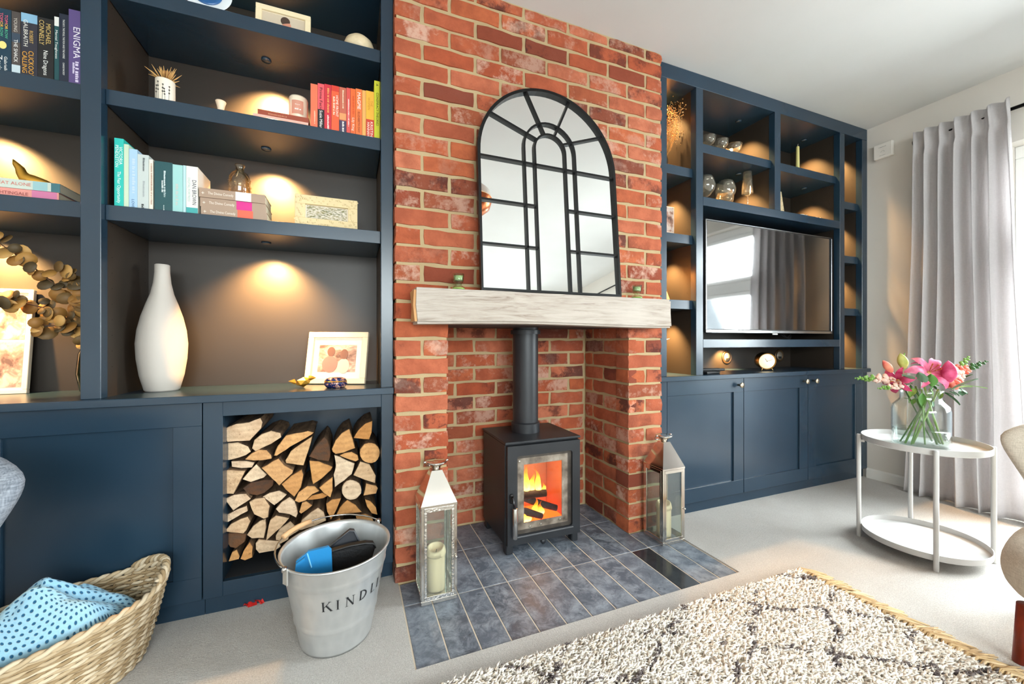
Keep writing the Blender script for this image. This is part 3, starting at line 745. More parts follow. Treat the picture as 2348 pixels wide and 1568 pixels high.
# ---- lanterns with candles
def m_hammered():
    t = NT('hammered_steel'); v = t.coord('Object'); vo = t.N('ShaderNodeTexVoronoi'); vo.inputs['Scale'].default_value = 130; t.L(v, vo.inputs[0])
    t.bump(vo.outputs['Distance'], .5, .003); return t.set((.80,.77,.73,1), .22, 1.0)
LANT = plain((214,208,200), .13, 1.0); HAMM = m_hammered(); LGLASS = thin_glass('lantern_glass', (246,250,248), .9, .02, .05, (210,206,200))
def lantern(x0, y0, w, lab, hammered, handle_side, clab):
    t = thing('lantern', lab, 'lantern', (x0+w/2, y0+w/2, .0015)); h = w/2; H = .355; b = .012
    M = HAMM if hammered else LANT
    MB().rbox(-h, h, -h, h, 0, .016, .002).build('base', LANT, t)
    for sx in (-1, 1):
        for sy in (-1, 1): MB().rbox(sx*h-(b if sx > 0 else 0), sx*h+(0 if sx > 0 else b), sy*h-(b if sy > 0 else 0), sy*h+(0 if sy > 0 else b), .016, H, .0015).build('corner_post', LANT, t)
    for k in range(4):
        R = Matrix.Rotation(k*PI/2, 4, 'Z')
        m = MB().box(-h+b, h-b, -h+.005, -h+.007, .016, H-.004).xf(R); m.build('glass_pane', LGLASS, t)
        m = MB(); w2 = h-b
        for a, bb, c, d in ((-w2, w2, .016, .030), (-w2, w2, H-.018, H-.003), (-w2, -w2+.009, .030, H-.018), (w2-.009, w2, .030, H-.018)): m.rbox(a, bb, -h-.001, -h+.004, c, d, .001)
        m.xf(R); m.build('pane_frame', M, t)
    MB().rbox(-h-.001, h+.001, -h-.001, h+.001, H-.003, H+.006, .001).build('collar', LANT, t)
    a, c = h, .020; z0, z1 = H+.006, H+.118
    MB().add([(-a,-a,z0),(a,-a,z0),(a,a,z0),(-a,a,z0),(-c,-c,z1),(c,-c,z1),(c,c,z1),(-c,c,z1)], [(0,1,5,4),(1,2,6,5),(2,3,7,6),(3,0,4,7),(4,5,6,7)]).build('roof', LANT, t)
    MB().lathe([(.010, z1-.004), (.014, z1+.004), (.026, z1+.018), (.040, z1+.026), (.041, z1+.030), (.036, z1+.032), (.0, z1+.028)], 28).build('cap', LANT, t, True)
    for sx in (-1, 1): MB().lathe([(0, -.005), (.0055, -.003), (.0055, .003), (0, .005)], 12, (sx*.043, 0, z1+.030)).build('handle_pin', LANT, t, True)
    pts = []
    for i in range(15):
        q = PI*i/14; R = .043; pts.append((R*math.cos(q), handle_side*R*1.05*math.sin(q)*.92, z1+.030-.030*math.sin(q)))
    MB().tube(pts, .0028, 8).build('handle', LANT, t, True)
    MB().lathe([(.0,0),(.005,.001),(.005,.006),(0,.008)], 10).xf(Matrix.Translation((h-.006, -h-.002, .16)) @ Matrix.Rotation(PI/2, 4, 'X')).build('latch', LANT, t, True)
    c = thing('pillar_candle', clab, 'candle', (x0+w/2, y0+w/2, .0175))
    def m_wax():
        tt = NT('ivory_wax'); return tt.set(srgb(250,224,184), .5, 0, .4)
    WAX = bpy.data.materials.get('ivory_wax') or m_wax()
    n = 28; prof = [(.0325, 0), (.034, .003), (.034, .118), (.0352, .128), (.0375, .134), (.0375, .142), (.034, .158), (.029, .164), (.026, .160), (.025, .138), (.0, .134)]
    vs_ = []
    for r, z in prof:
        for j in range(n):
            q = 2*PI*j/n; dz = -.012*max(0, math.cos(q+1.9))*(z > .137); vs_.append((r*math.cos(q), r*math.sin(q), z+dz))
    MB().add(vs_, [(i*n+j, i*n+(j+1) % n, (i+1)*n+(j+1) % n, (i+1)*n+j) for i in range(len(prof)-1) for j in range(n)]).build('wax_body', WAX, c, True)
    MB().tube([(0,0,.132), (.001,0,.142), (.003,.001,.148)], .0012, 6).build('wick', plain((40,34,30), .9), c)
lantern(.076, -.166, .134, 'polished steel lantern with hammered door beside the galvanised bucket', True, 1, 'ivory pillar candle inside the lantern beside the bucket')
lantern(1.196, -.160, .134, 'polished steel lantern at the hearth corner beside the blue cabinet', False, 1, 'ivory pillar candle inside the lantern beside the blue cabinet')

# ---- firewood logs in the niche (end outlines traced, each log its own length)
def m_logend(name, tones):
    t = NT(name); v = t.coord('Object', rnd=True); oi = t.N('ShaderNodeObjectInfo'); n = t.noise(v, 30, 5, .65); n2 = t.noise(t.coord('Object', scale=(1,1,1), rnd=True), 120, 3)
    wv = t.N('ShaderNodeTexWave', wave_type='RINGS'); wv.inputs['Scale'].default_value = 22; wv.inputs['Distortion'].default_value = 5; t.L(v, wv.inputs[0])
    base = t.ramp(oi.outputs['Random'], [(i/(len(tones)-1), srgb(*c)) for i, c in enumerate(tones)])
    c = t.mix(t.ramp(n, [(.4, (0,0,0,1)), (.75, (.8,.8,.8,1))]), base, t.mix(.5, base, srgb(140,84,40)))
    c = t.mix(t.math('MULTIPLY', wv.outputs[0], .16), c, srgb(120,72,36)); c = t.mix(t.ramp(n2, [(.66, (0,0,0,1)), (.74, (.5,.5,.5,1))]), c, srgb(80,50,30))
    t.bump(t.math('ADD', n, n2), .5, .004); return t.set(c, .85, 0, .15)
END_P = m_logend('pale_log_end', [(226,196,160), (236,212,182), (218,184,146), (230,204,176)])
END_O = m_logend('orange_log_end', [(214,158,98), (224,172,116), (206,144,82), (220,180,134)])
END_D = m_logend('dark_log_end', [(96,74,60), (70,56,48), (112,86,66)])
BARK = m_wood('log_bark', (64,48,38), (136,106,78), (14,3,14), .95, .8)
LOGS = [
 ('P',[(130,215),(250,165),(370,150),(470,110),(495,150),(480,210),(375,320),(250,325),(170,330),(135,290)]),
 ('P',[(388,400),(410,320),(470,270),(560,240),(650,260),(655,300),(560,360),(470,400),(420,433)]),
 ('P',[(130,350),(250,345),(350,385),(372,430),(330,463),(200,503),(140,513),(130,480)]),
 ('O',[(322,500),(380,445),(450,412),(520,415),(570,462),(573,492),(490,508),(400,513)]),
 ('P',[(190,520),(330,518),(412,532),(388,578),(290,583),(200,570)]),
 ('P',[(135,590),(338,594),(306,655),(240,780),(225,806),(150,803),(140,700)]),
 ('P',[(304,680),(362,612),(430,545),(528,640),(500,668),(380,706)]),
 ('D',[(300,772),(380,714),(500,694),(592,692),(578,750),(500,818),(430,838),(340,823)]),
 ('O',[(592,468),(622,380),(700,283),(800,258),(900,243),(956,252),(946,268),(828,338),(738,386),(650,446),(612,472)]),
 ('O',[(692,518),(742,432),(832,364),(943,294),(918,400),(863,566),(702,547)]),
 ('O',[(484,570),(640,480),(688,543),(776,592),(766,620),(645,730)]),
 ('O',[(660,730),(752,654),(848,594),(866,640),(846,758),(780,846),(702,778)]),
 ('D',[(917,480),(962,402),(1060,295),(1088,322),(1112,400),(1116,480),(1098,526),(1000,511)]),
 ('O',[(1132,400),(1162,322),(1220,253),(1288,214),(1346,393),(1240,436),(1162,450),(1137,428)]),
 ('O',[(1328,308),(1372,232),(1440,168),(1508,143),(1498,250),(1478,320)]),
 ('O','R',1480,432,94),
 ('O',[(1200,465),(1242,440),(1310,430),(1368,462),(1380,506),(1350,520),(1270,496)]),
 ('O',[(922,519),(1010,524),(1136,572),(1118,600),(1030,687),(952,736),(933,640)]),
 ('P',[(1148,466),(1200,484),(1340,543),(1316,640),(1240,704),(1152,765),(1144,650),(1168,560)]),
 ('P',[(1330,648),(1392,516),(1476,543),(1536,650),(1531,720),(1430,687)]),
 ('O',[(1014,750),(1136,650),(1136,770),(1118,841),(1060,798)]),
 ('P','R',1312,782,92),
 ('O',[(1424,836),(1444,724),(1540,744),(1556,770),(1538,816)]),
 ('O',[(783,880),(822,802),(900,749),(970,749),(1010,790),(950,816),(888,878),(822,901)]),
 ('O',[(892,882),(942,846),(1040,820),(1090,845),(1050,868),(940,884)]),
 ('P',[(143,850),(230,815),(340,805),(385,855),(340,887),(225,956)]),
 ('P',[(364,890),(420,864),(500,855),(556,930),(537,1036),(500,1050),(412,1007),(384,950)]),
 ('P',[(484,850),(550,815),(640,795),(710,830),(668,877),(590,935)]),
 ('P',[(610,960),(662,894),(740,846),(787,882),(815,1000),(798,1040),(740,1005),(642,990)]),
 ('O',[(824,995),(852,906),(890,894),(945,932),(898,968),(842,1010)]),
 ('P',[(824,1136),(852,1052),(940,974),(1000,936),(1056,972),(1080,1048),(980,1096),(852,1136)]),
 ('O',[(1074,910),(1130,866),(1214,856),(1176,958),(1120,1058),(1084,978)]),
 ('O',[(1170,1022),(1204,952),(1270,882),(1348,934),(1410,998),(1300,1006)]),
 ('O',[(1434,864),(1488,884),(1536,942),(1550,1010),(1500,996),(1454,930)]),
 ('P',[(138,1020),(250,964),(338,926),(350,973),(240,1036),(167,1075)]),
 ('P',[(143,1148),(204,1082),(290,1038),(358,1016),(384,1060),(347,1138),(318,1170),(162,1150)]),
 ('P',[(334,1213),(392,1133),(450,1086),(506,1062),(515,1140),(497,1240),(382,1246)]),
 ('P',[(520,1246),(534,1152),(562,1056),(610,1018),(734,1044),(657,1128)]),
 ('P',[(604,1220),(643,1153),(740,1086),(796,1142),(824,1170),(728,1230),(718,1257),(640,1300),(608,1278)]),
 ('D',[(143,1195),(250,1186),(330,1204),(316,1268),(240,1326),(182,1316),(153,1270)]),
 ('O',[(289,1402),(322,1322),(374,1252),(406,1292),(397,1391),(332,1415)]),
 ('P',[(419,1280),(452,1248),(540,1252),(636,1258),(655,1312),(600,1345),(452,1370),(424,1338)]),
 ('O',[(178,1436),(212,1352),(250,1330),(281,1390),(267,1416)]),
 ('O',[(1090,1096),(1200,1040),(1240,1090),(1180,1140),(1100,1150)]),
 ('O',[(1352,1032),(1440,1012),(1500,1034),(1520,1090),(1440,1120),(1370,1090)]),
 ('P',[(870,1180),(1000,1120),(1080,1160),(1060,1240),(930,1270)]),
 ('O',[(1110,1180),(1240,1120),(1340,1160),(1320,1250),(1160,1280)]),
 ('P',[(700,1330),(820,1290),(930,1300),(900,1400),(760,1420)]),
 ('O',[(1380,1140),(1500,1120),(1540,1220),(1450,1290),(1370,1220)]),
 ('P',[(960,1290),(1100,1270),(1190,1310),(1130,1400),(980,1410)]),
 ('O',[(1230,1300),(1350,1260),(1460,1310),(1420,1400),(1270,1410)])]
LG = plain
for i, L in enumerate(LOGS):
    if L[1] == 'R':
        _, _, cx, cy, rr = L; poly = [(cx+rr*math.cos(2*PI*q/18), cy+rr*math.sin(2*PI*q/18)) for q in range(18)]
    else: poly = L[1]
    yf = .105 + .018*random.random() if i % 5 else .095
    P3 = [aY(480+x/4.0214, 930+y/4.0214, .105) for x, y in poly]
    cx = sum(p.x for p in P3)/len(P3); cz = sum(p.z for p in P3)/len(P3)
    # subdivide outline and roughen
    out = []
    for a in range(len(P3)):
        p, q = P3[a], P3[(a+1) % len(P3)]; L_ = (q-p).length; k = max(1, int(L_/.018))
        for s in range(k): e = p.lerp(q, s/k); out.append((e.x-cx+random.uniform(-.001,.001), e.z-cz+random.uniform(-.001,.001)))
    area = sum(out[a-1][0]*out[a][1]-out[a][0]*out[a-1][1] for a in range(len(out)))
    if area < 0: out.reverse()
    n = len(out); mb = MB(); ln = .362-yf-.01*random.random()-.004
    rings = [(0, .955), (.004, 1.0), (ln*.33, .985), (ln*.66, .99), (ln, .98)]
    v = []
    for yy, s in rings: v += [(a*s+random.uniform(-.0006,.0006), yy, b*s+random.uniform(-.0006,.0006)) for a, b in out]
    v = [(0, random.uniform(-.001,.001), 0)] + v
    mb.mi = 1; mb.add(v, [(0, 1+q, 1+(q+1) % n) for q in range(n)])
    mb.f = mb.f[:]; 
    mb.add([], [])
    mb.f += [(1+q, 1+n+q, 1+n+(q+1) % n, 1+(q+1) % n) for q in range(n)]; mb.m += [1]*n
    for rgi in range(1, 4):
        o0 = 1+rgi*n; mb.f += [(o0+q, o0+n+q, o0+n+(q+1) % n, o0+(q+1) % n) for q in range(n)]; mb.m += [0]*n
    mb.f.append(tuple(1+4*n+q for q in range(n-1, -1, -1))); mb.m.append(1)
    o = mb.build('firewood_log', [BARK, {'P': END_P, 'O': END_O, 'D': END_D}[L[0]]])
    o.location = (cx, yf, cz)
    round_ = L[1] == 'R'
    zs = [q_[1] for q_ in out]; xs_ = [q_[0] for q_ in out]; asp = (max(xs_)-min(xs_))/(max(zs)-min(zs))
    tone_ = {'P': 'pale cream', 'O': 'orange-brown', 'D': 'dark weathered'}[L[0]]
    shape = 'round uncut' if L[1] == 'R' else 'flat slab' if asp > 1.75 else 'narrow upright split' if asp < .72 else 'wedge-cut' if len(poly) <= 6 else 'half-round split'
    tier = 'top' if cz > .60 else 'upper' if cz > .49 else 'middle' if cz > .37 else 'lower' if cz > .25 else 'bottom'
    side = 'next to the blue door' if cx < -.43 else 'next to the brick pier' if cx > -.19 else 'midway along the niche'
    lab = '%s %s log, %s layer of the stack %s' % (shape, tone_, tier, side)
    tag(o, lab, 'log', 'firewood logs stacked in the log store')

# ---- galvanised kindling bucket
def m_galv():
    t = NT('galvanised_zinc'); v = t.coord('Object'); vo = t.N('ShaderNodeTexVoronoi'); vo.inputs['Scale'].default_value = 40; t.L(t.coord('Object', scale=(1,1,.5)), vo.inputs[0])
    n = t.noise(v, 8, 4); c = t.mix(t.math('MULTIPLY', vo.outputs['Distance'], .5), srgb(206,208,209), srgb(236,236,235)); c = t.mix(t.ramp(n, [(.35, (0,0,0,1)), (.7, (.5,.5,.5,1))]), c, srgb(176,178,178))
    return t.set(c, t.ramp(n, [(.3, (.26,.26,.26,1)), (.7, (.40,.40,.40,1))]), .72)
GALV = m_galv()
BKX, BKY = -.203, -.188
bk = thing('kindling_bucket', 'galvanised metal bucket lettered KINDLING standing on the carpet', 'bucket', (BKX, BKY, CZ))
BH = .288
def brad(z): return .108+(.163-.108)*z/BH
prof = [(.0, .006), (brad(0)-.003, .006), (brad(0), .0)]
for i in range(1, 40):
    z = BH*i/40; r = brad(z)
    for zc in (.085, .232): r += .0028*math.exp(-((z-zc)/.004)**2)
    prof.append((r, z))
prof += [(brad(BH), BH-.003), (brad(BH)+.005, BH-.002), (brad(BH)+.0055, BH+.003), (brad(BH)+.001, BH+.004), (brad(BH)-.003, BH-.001)]
for i in range(39, 0, -1): z = BH*i/40; prof.append((brad(z)-.003, max(z, .008)))
prof.append((0, .009))
MB().lathe(prof, 64, (0,0,0), 1, 1.08, 0.0, cap=False).build('pail', GALV, bk, True)
LET = {'K': [[(0,0),(0,1)],[(.08,.42),(.62,1)],[(.26,.62),(.72,0)]], 'I': [[(0,0),(0,1)]], 'N': [[(0,0),(0,1)],[(0,1),(.62,0)],[(.62,0),(.62,1)]],
       'D': [[(0,0),(0,1)],'ARC'], 'L': [[(0,0),(0,1)],[(0,.03),(.5,.03)]], 'G': ['GARC',[(.62,.05),(.62,.42)]]}
lm = MB(); LH = .031
def on_pail(phi0, u, v):
    z = .163+v*LH; r = brad(z)+.0012; ph = phi0+u*LH/r; x, y = r*math.cos(ph), r*math.sin(ph)*1.08
    return (x, y, z)
def stroke(phi0, p, q, w):
    dx, dy = q[0]-p[0], q[1]-p[1]; l = math.hypot(dx, dy); nx, ny = -dy/l*w/2, dx/l*w/2; v = []
    for i in range(4):
        t_ = i/3; a = (p[0]+dx*t_, p[1]+dy*t_); v += [on_pail(phi0, a[0]+nx, a[1]+ny), on_pail(phi0, a[0]-nx, a[1]-ny)]
    lm.add(v, [(2*i, 2*i+1, 2*i+3, 2*i+2) for i in range(3)])
for ch, deg in zip('KINDLING', (-103, -87, -77, -60, -43, -31, -21, -4)):
    p0 = math.radians(deg)
    for s in LET[ch]:
        if s == 'ARC':
            pts = [(.02+.60*math.sin(PI*i/10), .5+.48*math.cos(PI*i/10)) for i in range(11)]
            for i in range(10): stroke(p0, pts[i], pts[i+1], .05+.10*math.sin(PI*(i+.5)/10))
        elif s == 'GARC':
            pts = [(.38+.36*math.cos(math.radians(50+260*i/12)), .5+.5*math.sin(math.radians(50+260*i/12))) for i in range(13)]
            for i in range(12): stroke(p0, pts[i], pts[i+1], .05+.09*math.sin(PI*(i+.5)/12))
        else:
            vert = abs(s[0][0]-s[1][0]) < .01; thin = (ch == 'N' and vert) or (ch == 'K' and s[1][1] == 1 and not vert) or (ch == 'L' and not vert)
            stroke(p0, s[0], s[1], .05 if thin else .14)
            if vert:
                for e in s:
                    if not (ch == 'N' and e == (.62, 0)): stroke(p0, (e[0]-.14, e[1]+(.02 if e[1] < .5 else -.02)), (e[0]+.14, e[1]+(.02 if e[1] < .5 else -.02)), .04)
            elif ch == 'K': stroke(p0, (s[1][0]-.13, s[1][1]+(.02 if s[1][1] < .5 else -.02)), (s[1][0]+.12, s[1][1]+(.02 if s[1][1] < .5 else -.02)), .04)
lm.build('lettering', plain((22,24,28), .5), bk)
ang = math.radians(38)
for sgn in (1, -1):
    a = ang if sgn > 0 else ang+PI
    d = Vector((math.cos(a), math.sin(a)*1.08, 0)); p = d*(brad(BH)+.007)
    m = MB().rbox(-.012, .012, -.0025, .0025, -.032, .018, .002); m.xf(Matrix.Translation((p.x, p.y, BH-.01)) @ Matrix.Rotation(a+PI/2, 4, 'Z')); m.build('handle_bracket', GALV, bk)
    m = MB().lathe([(0,-.008),(.008,-.006),(.008,.006),(0,.008)], 12).xf(Matrix.Translation((p.x+d.x*.004, p.y+d.y*.004, BH+.006)) @ Matrix.Rotation(PI/2, 4, Vector((-d.y, d.x, 0)).normalized())); m.build('rivet', CHROME, bk, True)
hd = Vector((math.cos(ang), math.sin(ang)*1.08, 0)); hn = Vector((-math.sin(ang), math.cos(ang), 0)); pts = []
for i in range(25):
    q = PI*i/24; R = brad(BH)+.012
    pts.append(hd*(R*math.cos(q)) + hn*(R*1.02*math.sin(q)) + Vector((0, 0, BH+.008+.018*math.sin(q))))
hb = MB().tube(pts, .0028, 8).build('handle', CHROME, bk, True)
MB().tube(pts[11:17], .0085, 14).build('wooden_grip', m_wood('turned_beech', (206,158,112), (226,180,134)), hb, True)
# tools standing in the bucket
BLUEP = plain((40,134,196), .35, bump=(60, .1)); BLACKP = plain((18,18,20), .5, bump=(90, .5, .003)); GREYP = plain((48,50,56), .55)
def tool(name, label, cat, part, M_, pix, y, th, low, round_=.003):
    """flat hearth tool standing in the bucket: outline above the rim, foot inside the pail"""
    P_ = [aY(u, v, y) for u, v in pix]; cx_ = sum(p.x for p in P_)/len(P_)
    t = thing(name, label, cat, (cx_, y, CZ+low))
    poly_ = [(p.x-cx_, p.z-CZ-low) for p in P_] + [(.045, 0), (-.045, 0)]
    MB().prism(poly_, (0, 0, 0), (1,0,0), (0,0,1), (0, th, 0)).build(part, M_, t)
    return t, poly_
t, pl_ = tool('dustpan', 'bright blue plastic dustpan leaning inside the galvanised bucket', 'dustpan', 'tray', BLUEP, [(676,1312),(679,1287),(700,1271),(706,1265),(752,1254),(760,1262),(762,1312)], BKY-.050, .012, .08)
MB().tube([(pl_[3][0]-.002, -.001, pl_[3][1]-.004), (pl_[3][0]+.010, -.002, pl_[3][1]-.05)], .0022, 6).build('rib', plain((120,190,230), .35), t)
MB().prism([(pl_[1][0], pl_[1][1]-.004), (pl_[2][0], pl_[2][1]-.004), (pl_[2][0], pl_[2][1]-.012), (pl_[1][0], pl_[1][1]-.014)], (0,0,0), (1,0,0), (0,0,1), (0,-.012,0)).build('tray_wall', BLUEP, t)
t, pl_ = tool('coal_scoop', 'black rounded hearth scoop resting on tools inside the bucket', 'scoop', 'scoop_blade', BLACKP, [(733,1312),(733,1277),(760,1264),(800,1252),(838,1245),(856,1246),(860,1256),(854,1276),(842,1300)], BKY-.020, .022, .09)
MB().tube([(pl_[i][0], -.001, pl_[i][1]) for i in range(1, 7)], .004, 6).build('rolled_edge', BLACKP, t, True)
t, pl_ = tool('hearth_brush', 'dark grey flat-ended hearth brush standing up in the bucket', 'brush', 'stock', GREYP, [(742,1275),(746,1262),(802,1216),(812,1217),(826,1247),(822,1275)], BKY+.030, .018, .10)
MB().tube([(pl_[i][0], -.001, pl_[i][1]) for i in range(1, 5)], .003, 6).build('rim', plain((66,68,74), .5), t, True)
# ---- red petal dropped on the carpet
q = aZ(578, 1388, CZ); pt = thing('fallen_petals', 'small crumpled red petals dropped on the carpet by the log store', 'petal', (q.x, q.y-.0, CZ))
RED = plain((206,36,30), .6)
for k, (dx, dy, a, s) in enumerate(((0,0,.3,.022), (.018,.004,1.4,.019), (-.016,.002,2.4,.015), (.03,-.002,.8,.012))):
    MB().grid(lambda u, v: (dx+s*(u-.5)*1.3*math.cos(a)-s*(v-.5)*math.sin(a), dy+s*(u-.5)*math.sin(a)+s*(v-.5)*math.cos(a), .003+.012*abs(math.sin(u*4+a))*v+.006*(k == 1)), 6, 6).build('petal', RED, pt, True)

# ================================================================== THINGS ON THE LEFT BOOKCASE
PAPER = plain((226,214,190), .9, bump=(400, .3, .001))
def book(x0, x1, z0, h, y, col_, label, texts=(), bands=(), d=.13, group=None, rough=.45, back=None):
    t = thing('book', label, 'book', (x0, y, z0), 0, group); w = x1-x0
    C1 = plain(col_, rough)
    MB().box(0, w, 0, .0015, 0, h).box(0, .0012, .0015, d, 0, h).box(w-.0012, w, .0015, d, 0, h).build('cover', C1, t)
    MB().box(.0013, w-.0013, .0016, d-.002, .0015, h-.0015).build('pages', PAPER, t)
    for a, b, c in bands: MB().box(.0002, w-.0002, -.0004, .0005, h*a, h*b).build('spine_band', plain(c, rough), t)
    by = {}
    for s, top, size, c, off, ln in texts: by.setdefault(c, MB()); put_text(by[c], s, size, (w*off, -.0009, h*top), (0,0,-1), (1,0,0), fit=ln*h if ln else None)
    for c, m in by.items():
        if m.v: m.build('lettering', plain(c, .5), t)
    return t
Z1, Z2, Z3 = LSH[2], LSH[1], LSH[0]
g = 'paperbacks on the narrow left shelf'
W_ = (240,240,236)
b = book(-1.168, -1.1305, Z2, .197, .088, (14,52,72), 'dark teal paperback with rainbow title and a pale balloon on its spine', [*[(w_, tp_-.02*q_, .0095, c_, .08+.28*q_, l_) for q_ in range(3) for w_, tp_, c_, l_ in (('TOM', .95, (226,96,120), .135), ('OR', .81, (238,190,70), .085), ('ROW', .72, (90,190,150), .14))], ('Gabrielle', .26, .010, W_, .60, .24), ('Zevin', .27, .017, W_, .18, .26)], group=g)
MB().lathe([(0,0),(.009,.0006),(0,.0012)], 16, sx=1, sy=1.3).xf(Matrix.Translation((.019, -.0004, .197*.43)) @ Matrix.Rotation(PI/2, 4, 'X')).build('balloon_print', plain((246,214,130), .5), b)
book(-1.1295, -1.1100, Z2, .196, .088, (74,66,64), 'grey-brown paperback with a white-blue foot to its spine', [('YOUNG', .90, .011, (214,206,196), .28, .22), ('THE SHACK', .56, .012, W_, .28, .36)], [(0, .16, (190,206,214)), (.52, .66, (50,66,84))], group=g)
book(-1.1085, -1.0715, Z2, .198, .088, (42,42,54), 'dark thick crime paperback with gold title and pale blue head', [('ROBERT', .74, .012, (206,170,96), .52, .20), ('GALBRAITH', .90, .014, (226,224,214), .16, .42), ("CUCKOO'S", .42, .017, (222,160,52), .46, .42), ('CALLING', .40, .016, (222,160,52), .08, .34)], [(.86, 1, (130,176,206))], group=g)
book(-1.0705, -1.0340, Z2, .196, .088, (20,20,24), 'black thick paperback with gold capitals and a white title', [('MICHAEL', .92, .016, (214,184,112), .52, .34), ('CONNELLY', .96, .016, (214,184,112), .10, .40), ('Nine Dragons', .48, .015, W_, .36, .40)], group=g)
book(-1.0325, -1.0215, Z2, .208, .088, (18,72,78), 'slim teal paperback with a white top to its spine', [('Mental Toughness', .80, .008, W_, .25, .44)], [(.86, 1, (226,226,222))], group=g)
book(-1.0210, -.9990, Z2, .222, .088, (22,32,52), 'tall navy hardback with tiny white spine title', [('THE BOY, THE MOLE, THE FOX AND THE HORSE', .92, .0065, W_, .40, .56), ('CHARLIE MACKESY', .30, .006, W_, .40, .18)], group=g)
book(-.9985, -.9600, Z2, .243, .088, (92,74,130), 'purple hardback with white capitals beside the middle upright', [('ENIGMA', .78, .024, (246,240,250), .30, .42), ('~', .32, .014, (226,214,240), .42, .26), ('~', .30, .008, (226,214,240), .25, .14)], group=g)
def flat_book(x0, x1, z0, th, y, d, col_, label, texts=(), bands=(), group=None, rotz=0):
    t = thing('book', label, 'book', (x0, y, z0), rotz, group); w = x1-x0; C1 = plain(col_, .45)
    MB().box(0, w, 0, .0015, 0, th).box(0, w, .0015, d, 0, .0012).box(0, w, .0015, d, th-.0012, th).build('cover', C1, t)
    MB().box(.002, w-.002, .0016, d-.002, .0013, th-.0013).build('pages', PAPER, t)
    for a, b, c in bands: MB().box(w*a, w*b, -.0004, .0005, .0002, th-.0002).build('spine_band', plain(c, .45), t)
    by = {}
    for s, l, size, c, off, ln in texts: by.setdefault(c, MB()); put_text(by[c], s, size, (w*l, -.0009, th*off), (1,0,0), (0,0,1), fit=ln*w if ln else None)
    for c, m in by.items():
        if m.v: m.build('lettering', plain(c, .5), t)
    return t
g = 'two books lying under the gold seal'
flat_book(-1.232, -1.024, Z3, .0275, .092, .135, (226,150,140), 'pink paperback lying lowest under the gold seal figure', [('THE NIGHTINGALE', .10, .014, (150,70,70), .30, .56)], [(.70, .98, (206,120,160))], g)
flat_book(-1.230, -1.020, Z3+.028, .028, .090, .135, (196,206,196), 'pale green paperback lying directly beneath the gold seal figure', [('THE GREAT ALONE', .10, .014, (206,110,96), .35, .58)], [(.70, .86, (150,190,196)), (.90, 1, (60,110,120))], g)
# gold seal
GOLD = plain((226,170,70), .34, .85)
sl = thing('seal_figurine', 'polished gold seal figurine with raised head on stacked books', 'figurine', (-1.105, .160, Z3+.056))
pts = [(-.062,0,.083),(-.056,0,.070),(-.046,0,.056),(-.042,0,.042),(-.034,0,.028),(-.015,0,.020),(.010,0,.015),(.034,0,.009),(.052,0,.005)]
MB().tube(pts, [.0015,.0075,.011,.013,.017,.019,.015,.009,.003], 14).build('body', GOLD, sl, True)
for s in (-1, 1): MB().tube([(-.024, s*.012, .014), (-.030, s*.024, .006), (-.040, s*.034, .003)], [.006,.005,.002], 8).build('flipper', GOLD, sl, True)

# red to yellow run of books
g = 'red to yellow books on the upper shelf'
X = [-.3045,-.2795,-.2560,-.2310,-.2030,-.1765,-.1615,-.1425,-.1180,-.1035,-.0720,-.0500]
HH = [.172,.179,.182,.183,.183,.186,.187,.191,.190,.192,.240]
SPEC = [((224,110,78),'salmon paperback at the pale end of the red book row',[('~',.40,.007,(240,190,160),.5,.3)],[]),
 ((222,84,92),'rose red paperback with black lettered lower spine',[('Prima Facie',.92,.014,(60,16,24),.30,.50),('Suzie Miller',.42,.014,(246,240,236),.30,.38)],[(0,.44,(28,22,26))]),
 ((196,42,56),'crimson paperback with orange spine capitals',[('~',.92,.011,(240,150,90),.42,.50),('~',.34,.009,(246,220,210),.42,.30)],[]),
 ((226,92,54),'orange-red thick paperback with white HOME FRONT title',[('HOME FRONT',.80,.013,(250,236,226),.58,.46),('~',.76,.010,(244,206,180),.22,.36)],[(.88,1,(206,56,40))]),
 ((190,96,74),'brick brown paperback with dusky lower spine picture',[('~',.94,.008,(240,210,180),.45,.4),('~',.26,.010,(246,236,226),.42,.2)],[(0,.28,(66,54,84)),(.30,.44,(222,150,96))]),
 ((216,80,74),'slim red paperback between brown and orange ones',[('~',.76,.007,(250,214,206),.4,.6)],[]),
 ((228,104,48),'orange paperback with slim cream title',[('~',.84,.010,(222,84,30),.4,.38),('Lily King',.38,.012,(250,236,220),.34,.28)],[]),
 ((232,116,56),'bright orange paperback titled in bold white capitals',[('MAGPIE',.93,.017,(252,244,236),.28,.36),('ELIZABETH DAY',.52,.011,(120,40,20),.34,.44)],[]),
 ((232,168,92),'slim apricot paperback with pale plain spine',[],[]),
 ((236,176,56),'amber paperback turning red toward its foot',[('THE',.80,.012,(206,140,40),.56,.12),('WOMEN',.86,.012,(206,140,40),.22,.26),('KRISTIN',.36,.014,(252,240,226),.54,.32),('HANNAH',.34,.014,(252,240,226),.14,.30)],[(0,.40,(206,64,40))]),
 ((206,206,44),'tall lime yellow hardback at the chimney end of the row',[('CONSPIRACY THEORIES',.80,.013,(40,44,20),.36,.56),('A',.95,.014,(40,44,20),.3,None)],[])]
for i, (c, lab, tx, bd) in enumerate(SPEC): book(X[i]+.0004, X[i+1]-.0004, Z2, HH[i], .088, c, lab, tx, bd, .128, g)
g = 'books lying flat on the upper shelf'
flat_book(-.494, -.312, Z2, .0175, .088, .12, (228,176,160), 'pale pink flat book lying under the rust brown book', [], [], g)
flat_book(-.480, -.310, Z2+.018, .020, .092, .11, (150,66,44), 'rust brown clothbound book lying beneath the candle jar', [('~', .2, .008, (196,130,96), .3, .36)], [], g)
